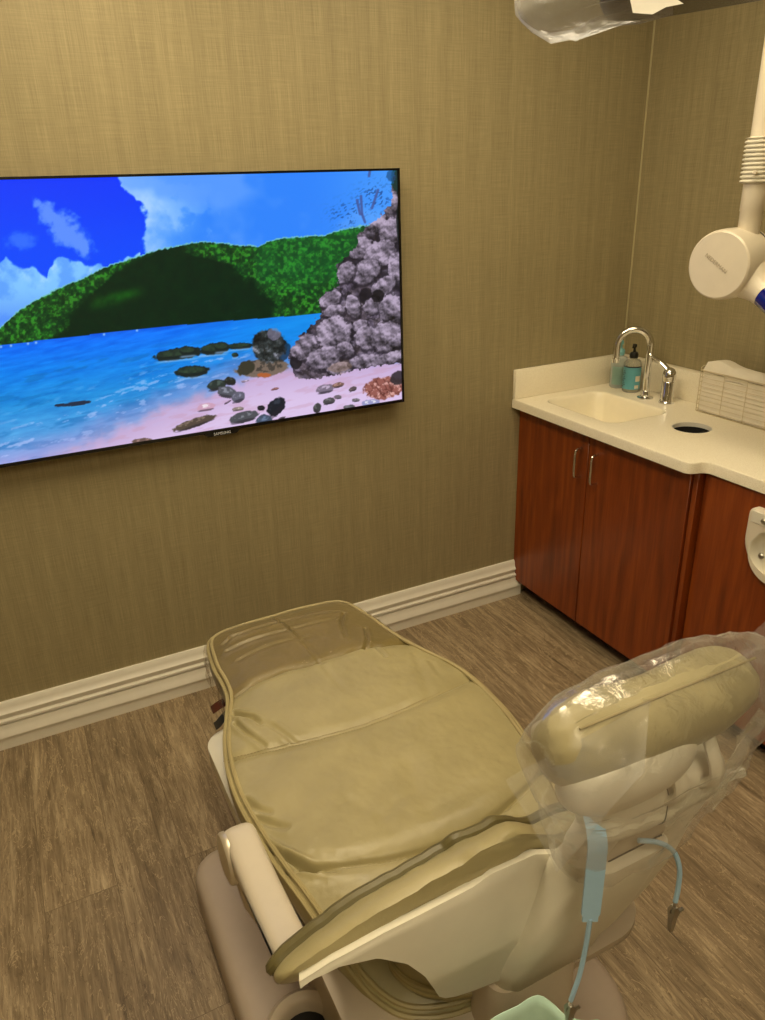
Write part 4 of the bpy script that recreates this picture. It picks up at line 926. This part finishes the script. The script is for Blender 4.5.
def clip(x, y, z, m):
    o = loc(MB().tube([L2((x, y, z)), L2((x, y, z-.014))], .0022, 8), bc).build('clip', m, bc)
    mb = MB()
    for s_ in (-1, 1):
        secs = []
        for w_, d_, zz in ((.0026, .002, -.010), (.0058, .0026, -.018), (.0052, .0024, -.032), (.004, .002, -.046), (.0028, .0014, -.056)):
            of = s_*(.0042 if zz > -.03 else .0015)*(1 if zz < -.012 else .5)
            secs.append([L2((x+a*w_+of*.3, y+of+b*d_, z+zz)) for a, b in ((-1, -1), (1, -1), (1, 1), (-1, 1))])
        mb.loft(secs)
    mb.tube([L2((x+.004, y-.004, z-.018)), L2((x+.010, y-.006, z-.013))], .0024, 8)
    loc(mb, bc).build('jaw', m, o); return o
clip(.079, -.738, .809, M['steel']); clip(-.087, -.735, .724, M['steel'])
# paper bib hanging from the left clip, folded over
cols = [(-.225, -.685, -.02), (-.180, -.696, .012), (-.145, -.700, .016), (-.113, -.699, .014), (-.098, -.712, .006), (-.089, -.734, .0), (-.062, -.742, -.015), (-.032, -.732, -.05), (-.008, -.72, -.085)]
V_, F_ = [], []; nr_ = 16
cc = spline(cols, 36)
for i in range(nr_):
    f_ = i/(nr_-1)
    for x, y, dz in cc: V_.append(L2((x*(1+.15*f_), y+.010*math.sin(x*60)*f_-.01*f_, .690+dz*(1-f_*.3)-.30*f_+.003*noise.noise(Vector((x*40, f_*6, 0))))))
n_ = len(cc); F_ = [(i*n_+j, i*n_+j+1, (i+1)*n_+j+1, (i+1)*n_+j) for i in range(nr_-1) for j in range(n_-1)]
bib = MB().add(V_, F_).build('paper_bib', M['mint'], None, 60, fix=False)
md = bib.modifiers.new('thickness', 'SOLIDIFY'); md.thickness = .0012
tag(bib, 'mint green folded paper bib hanging from the bib clip behind the chair', 'bib')

# ------------------------------------------------------------------ extraction arm hanging from the ceiling by the right wall
ex_ = tag(empty('extraction_arm', (-.408, -.860, 0)), 'white hanging arm with ribbed collar, round drum joint and blue tube', 'extraction arm')
pr = .0315
MB().lathe([(pr, 1.70), (pr, RZ-.03), (.07, RZ-.028), (.075, RZ-.002)], 32).build('upper_tube', M['armw'], ex_)
prof = [(pr+.001, 1.672)]
for k in range(10):
    z = 1.675+k*.0108; prof += [(pr+.009, z), (pr+.0115, z+.002), (pr+.0115, z+.0045), (pr+.009, z+.0065), (pr+.0055, z+.0078), (pr+.0055, z+.0098)]
prof += [(pr+.011, 1.785), (pr+.001, 1.788)]
bl = MB().lathe(prof, 36).build('ribbed_collar', M['shell'], ex_)
MB().lathe([(.006, 0), (.006, .014), (.004, .018)], 12, fit((-.85, -.5, 0), (-.035, -.022, 1.70))).build('knob', M['armw'], bl)
MB().lathe([(pr-.002, 1.52), (pr-.001, 1.60), (pr+.0005, 1.602), (pr+.0005, 1.672), (pr-.004, 1.674)], 32).build('lower_tube', M['armw'], ex_)
dz_ = Vector((-.985, -.17, 0)).normalized(); RD = .097; dc = dz_*.020+Vector((-.012, .025, 1.462))
dr = MB().lathe([(.082, -.075), (.093, -.070), (RD, -.060), (RD, -.052), (RD-.002, -.050), (RD-.002, -.046), (RD, -.044), (RD, .020), (.0955, .045), (.0925, .058), (.088, .0625), (.0, .065)], 64, fit(dz_, dc)).build('drum_joint', M['armw'], ex_, 30)
MB().lathe([(RD-.003, -.0505), (RD+.0004, -.0502), (RD+.0004, -.0458), (RD-.003, -.0455)], 64, fit(dz_, dc), cap=False).build('joint_line', M['navy'], dr)
sidev = Vector((0, 0, 1)).cross(dz_).normalized()
fm = Matrix.Translation(dc+dz_*.0652) @ Matrix((( sidev.x, 0, dz_.x, 0), (sidev.y, 0, dz_.y, 0), (0, 1, 0, 0), (0, 0, 0, 1))) @ Matrix.Rotation(math.radians(-33), 4, 'Z') @ Matrix.Translation((-.006, .002, 0))
text('drum_lettering', 'NEDERMAN', .0155, fm, plain('moulded_lettering', (186, 174, 152), .45), dr, .0004)
td = Vector((-.05, -.86, -.50)).normalized(); t0 = dc-dz_*.02
MB().lathe([(.066, .055), (.056, .085), (.046, .108), (.040, .128), (.0375, .146), (.0375, .150)], 36, fit(td, t0)).build('elbow', M['armw'], ex_, 50)
MB().lathe([(.036, .148), (.0365, .150), (.0365, .52), (.035, .522)], 36, fit(td, t0)).build('blue_tube', M['blue'], ex_)['label'] = 'glossy cobalt blue tube'
MB().lathe([(.041, .50), (.0415, .53), (.055, .58), (.075, .62), (.072, .62), (.052, .58)], 36, fit(td, t0)).build('hood', M['armw'], ex_)

# ------------------------------------------------------------------ operatory lamp over the chair
A3, B3 = Vector((-1.520, -1.452, 1.917)), Vector((-1.160, -1.828, 1.953)); ax_ = (B3-A3); LL = ax_.length; ax_.normalize()
lm = tag(empty('operatory_light', tuple((A3+B3)/2)), 'dental operatory light with dark underside reaching in at the top right', 'dental light')
sd = Vector((0, 0, 1)).cross(ax_).normalized(); up2 = ax_.cross(sd).normalized()
if sd.dot(Vector((.7, .7, 0))) < 0: sd = -sd
up2 = ax_.cross(sd); up2 = up2 if up2.z > 0 else -up2
FM = Matrix.Translation(A3-Vector(lm.location)) @ Matrix(((ax_.x, sd.x, up2.x, 0), (ax_.y, sd.y, up2.y, 0), (ax_.z, sd.z, up2.z, 0), (0, 0, 0, 1)))
secs = []
for z, o in ((.0, -.014), (.002, -.006), (.010, 0), (.040, 0), (.060, -.012), (.075, -.04)):
    secs.append([FM @ Vector((LL/2+x, .10+y, z)) for x, y in rrect(LL/2+o, .10+o, .07, 8)])
MB().loft(secs).build('lamp_head', M['lamp'], lm, 50)
secs = [[FM @ Vector((LL/2+x, .10+y, z)) for x, y in rrect(LL/2-.05, .065, .05, 8)] for z in (-.003, .001)]
MB().loft(secs).build('lens', plain('smoked_lens', (44, 41, 37), .25), lm)
MB().tube([FM @ Vector((LL*.5, .10, .07)), FM @ Vector((LL*.5, .10, .16)), FM @ Vector((LL*.62, .22, .24)), Vector((-1.0-lm.location.x, -1.35-lm.location.y, 2.2-lm.location.z)), Vector((-1.0-lm.location.x, -1.35-lm.location.y, RZ-.004-lm.location.z))], .02, 14).build('support_arm', M['armw'], lm)
cvr = tag(empty('light_cover', tuple(A3)), 'clear plastic cover drooping off the near end of the operatory light', 'plastic cover')
FC = Matrix.Translation((0, 0, 0)) @ Matrix(((ax_.x, sd.x, up2.x, 0), (ax_.y, sd.y, up2.y, 0), (ax_.z, sd.z, up2.z, 0), (0, 0, 0, 1)))
secs = []
for f_, hy, zc, hz in ((-.118, .020, .036, .010), (-.116, .040, .034, .022), (-.105, .062, .030, .034), (-.08, .085, .026, .043), (-.04, .105, .028, .046), (.0, .112, .034, .044), (.05, .114, .037, .045), (.10, .114, .038, .045)):
    sec = []
    for k in range(72):
        c_, s_ = sup(2*PI*k/72, 2.6); p = FC @ Vector((f_, .10+hy*c_-.03*max(0, -f_)/.1, zc+hz*s_)); n_ = FC.to_3x3() @ Vector((0, c_, s_)); p += n_*(crumple(p, .012 if f_ < .02 else .005, 13)); sec.append(p)
    secs.append(sec)
MB().loft(secs, cap=False).add(secs[0], [tuple(range(72))]).build('bag', M['film2'], cvr, 180, fix=False)
tb = [FC @ Vector(p) for p in ((.045, -.004, -.001), (.050, -.010, -.020), (.075, -.012, -.026), (.092, -.010, -.020), (.114, -.006, -.019), (.09, -.002, -.001))]
tb2 = [p+FC.to_3x3() @ Vector((0, .006, .001)) for p in tb]
MB().loft([tb, tb2]).build('taped_end', plain('white_tape', (246, 242, 232), .5), cvr)

# ------------------------------------------------------------------ ceiling lights, and an added fill panel behind the camera
def troffer(x, y, hx, hy, name, label, power):
    o = tag(empty(name, (x, y, RZ)), label, 'ceiling light')
    f = MB()
    for a, b, c_, d_ in ((-hx, hx, -hy, -hy+.03), (-hx, hx, hy-.03, hy), (-hx, -hx+.03, -hy+.03, hy-.03), (hx-.03, hx, -hy+.03, hy-.03)): f.box(a, b, c_, d_, -.014, -.001)
    f.build('frame', M['trim'], o); MB().box(-hx+.03, hx-.03, -hy+.03, hy-.03, -.008, -.004).build('diffuser', emit_mat('warm_diffuser', (1.0, .835, .545), power), o)
    return o
LP_ = 13.6
troffer(-2.05, -.95, .30, .60, 'ceiling_light', 'ceiling light panel above the foot of the dental chair', LP_)
troffer(-1.0, -1.05, .30, .60, 'ceiling_light', 'ceiling light panel above the edge of the sink counter', LP_*.68)
troffer(-2.3, -3.0, .30, .60, 'ceiling_light', 'unseen ceiling panel added behind the camera as fill light', LP_*1.25)  # unseen panel, added to fill the back of the chair with light
wd = bpy.data.worlds.new('world'); S.world = wd; wd.use_nodes = True
wd.node_tree.nodes['Background'].inputs['Color'].default_value = (.02, .017, .012, 1); wd.node_tree.nodes['Background'].inputs['Strength'].default_value = 1.0
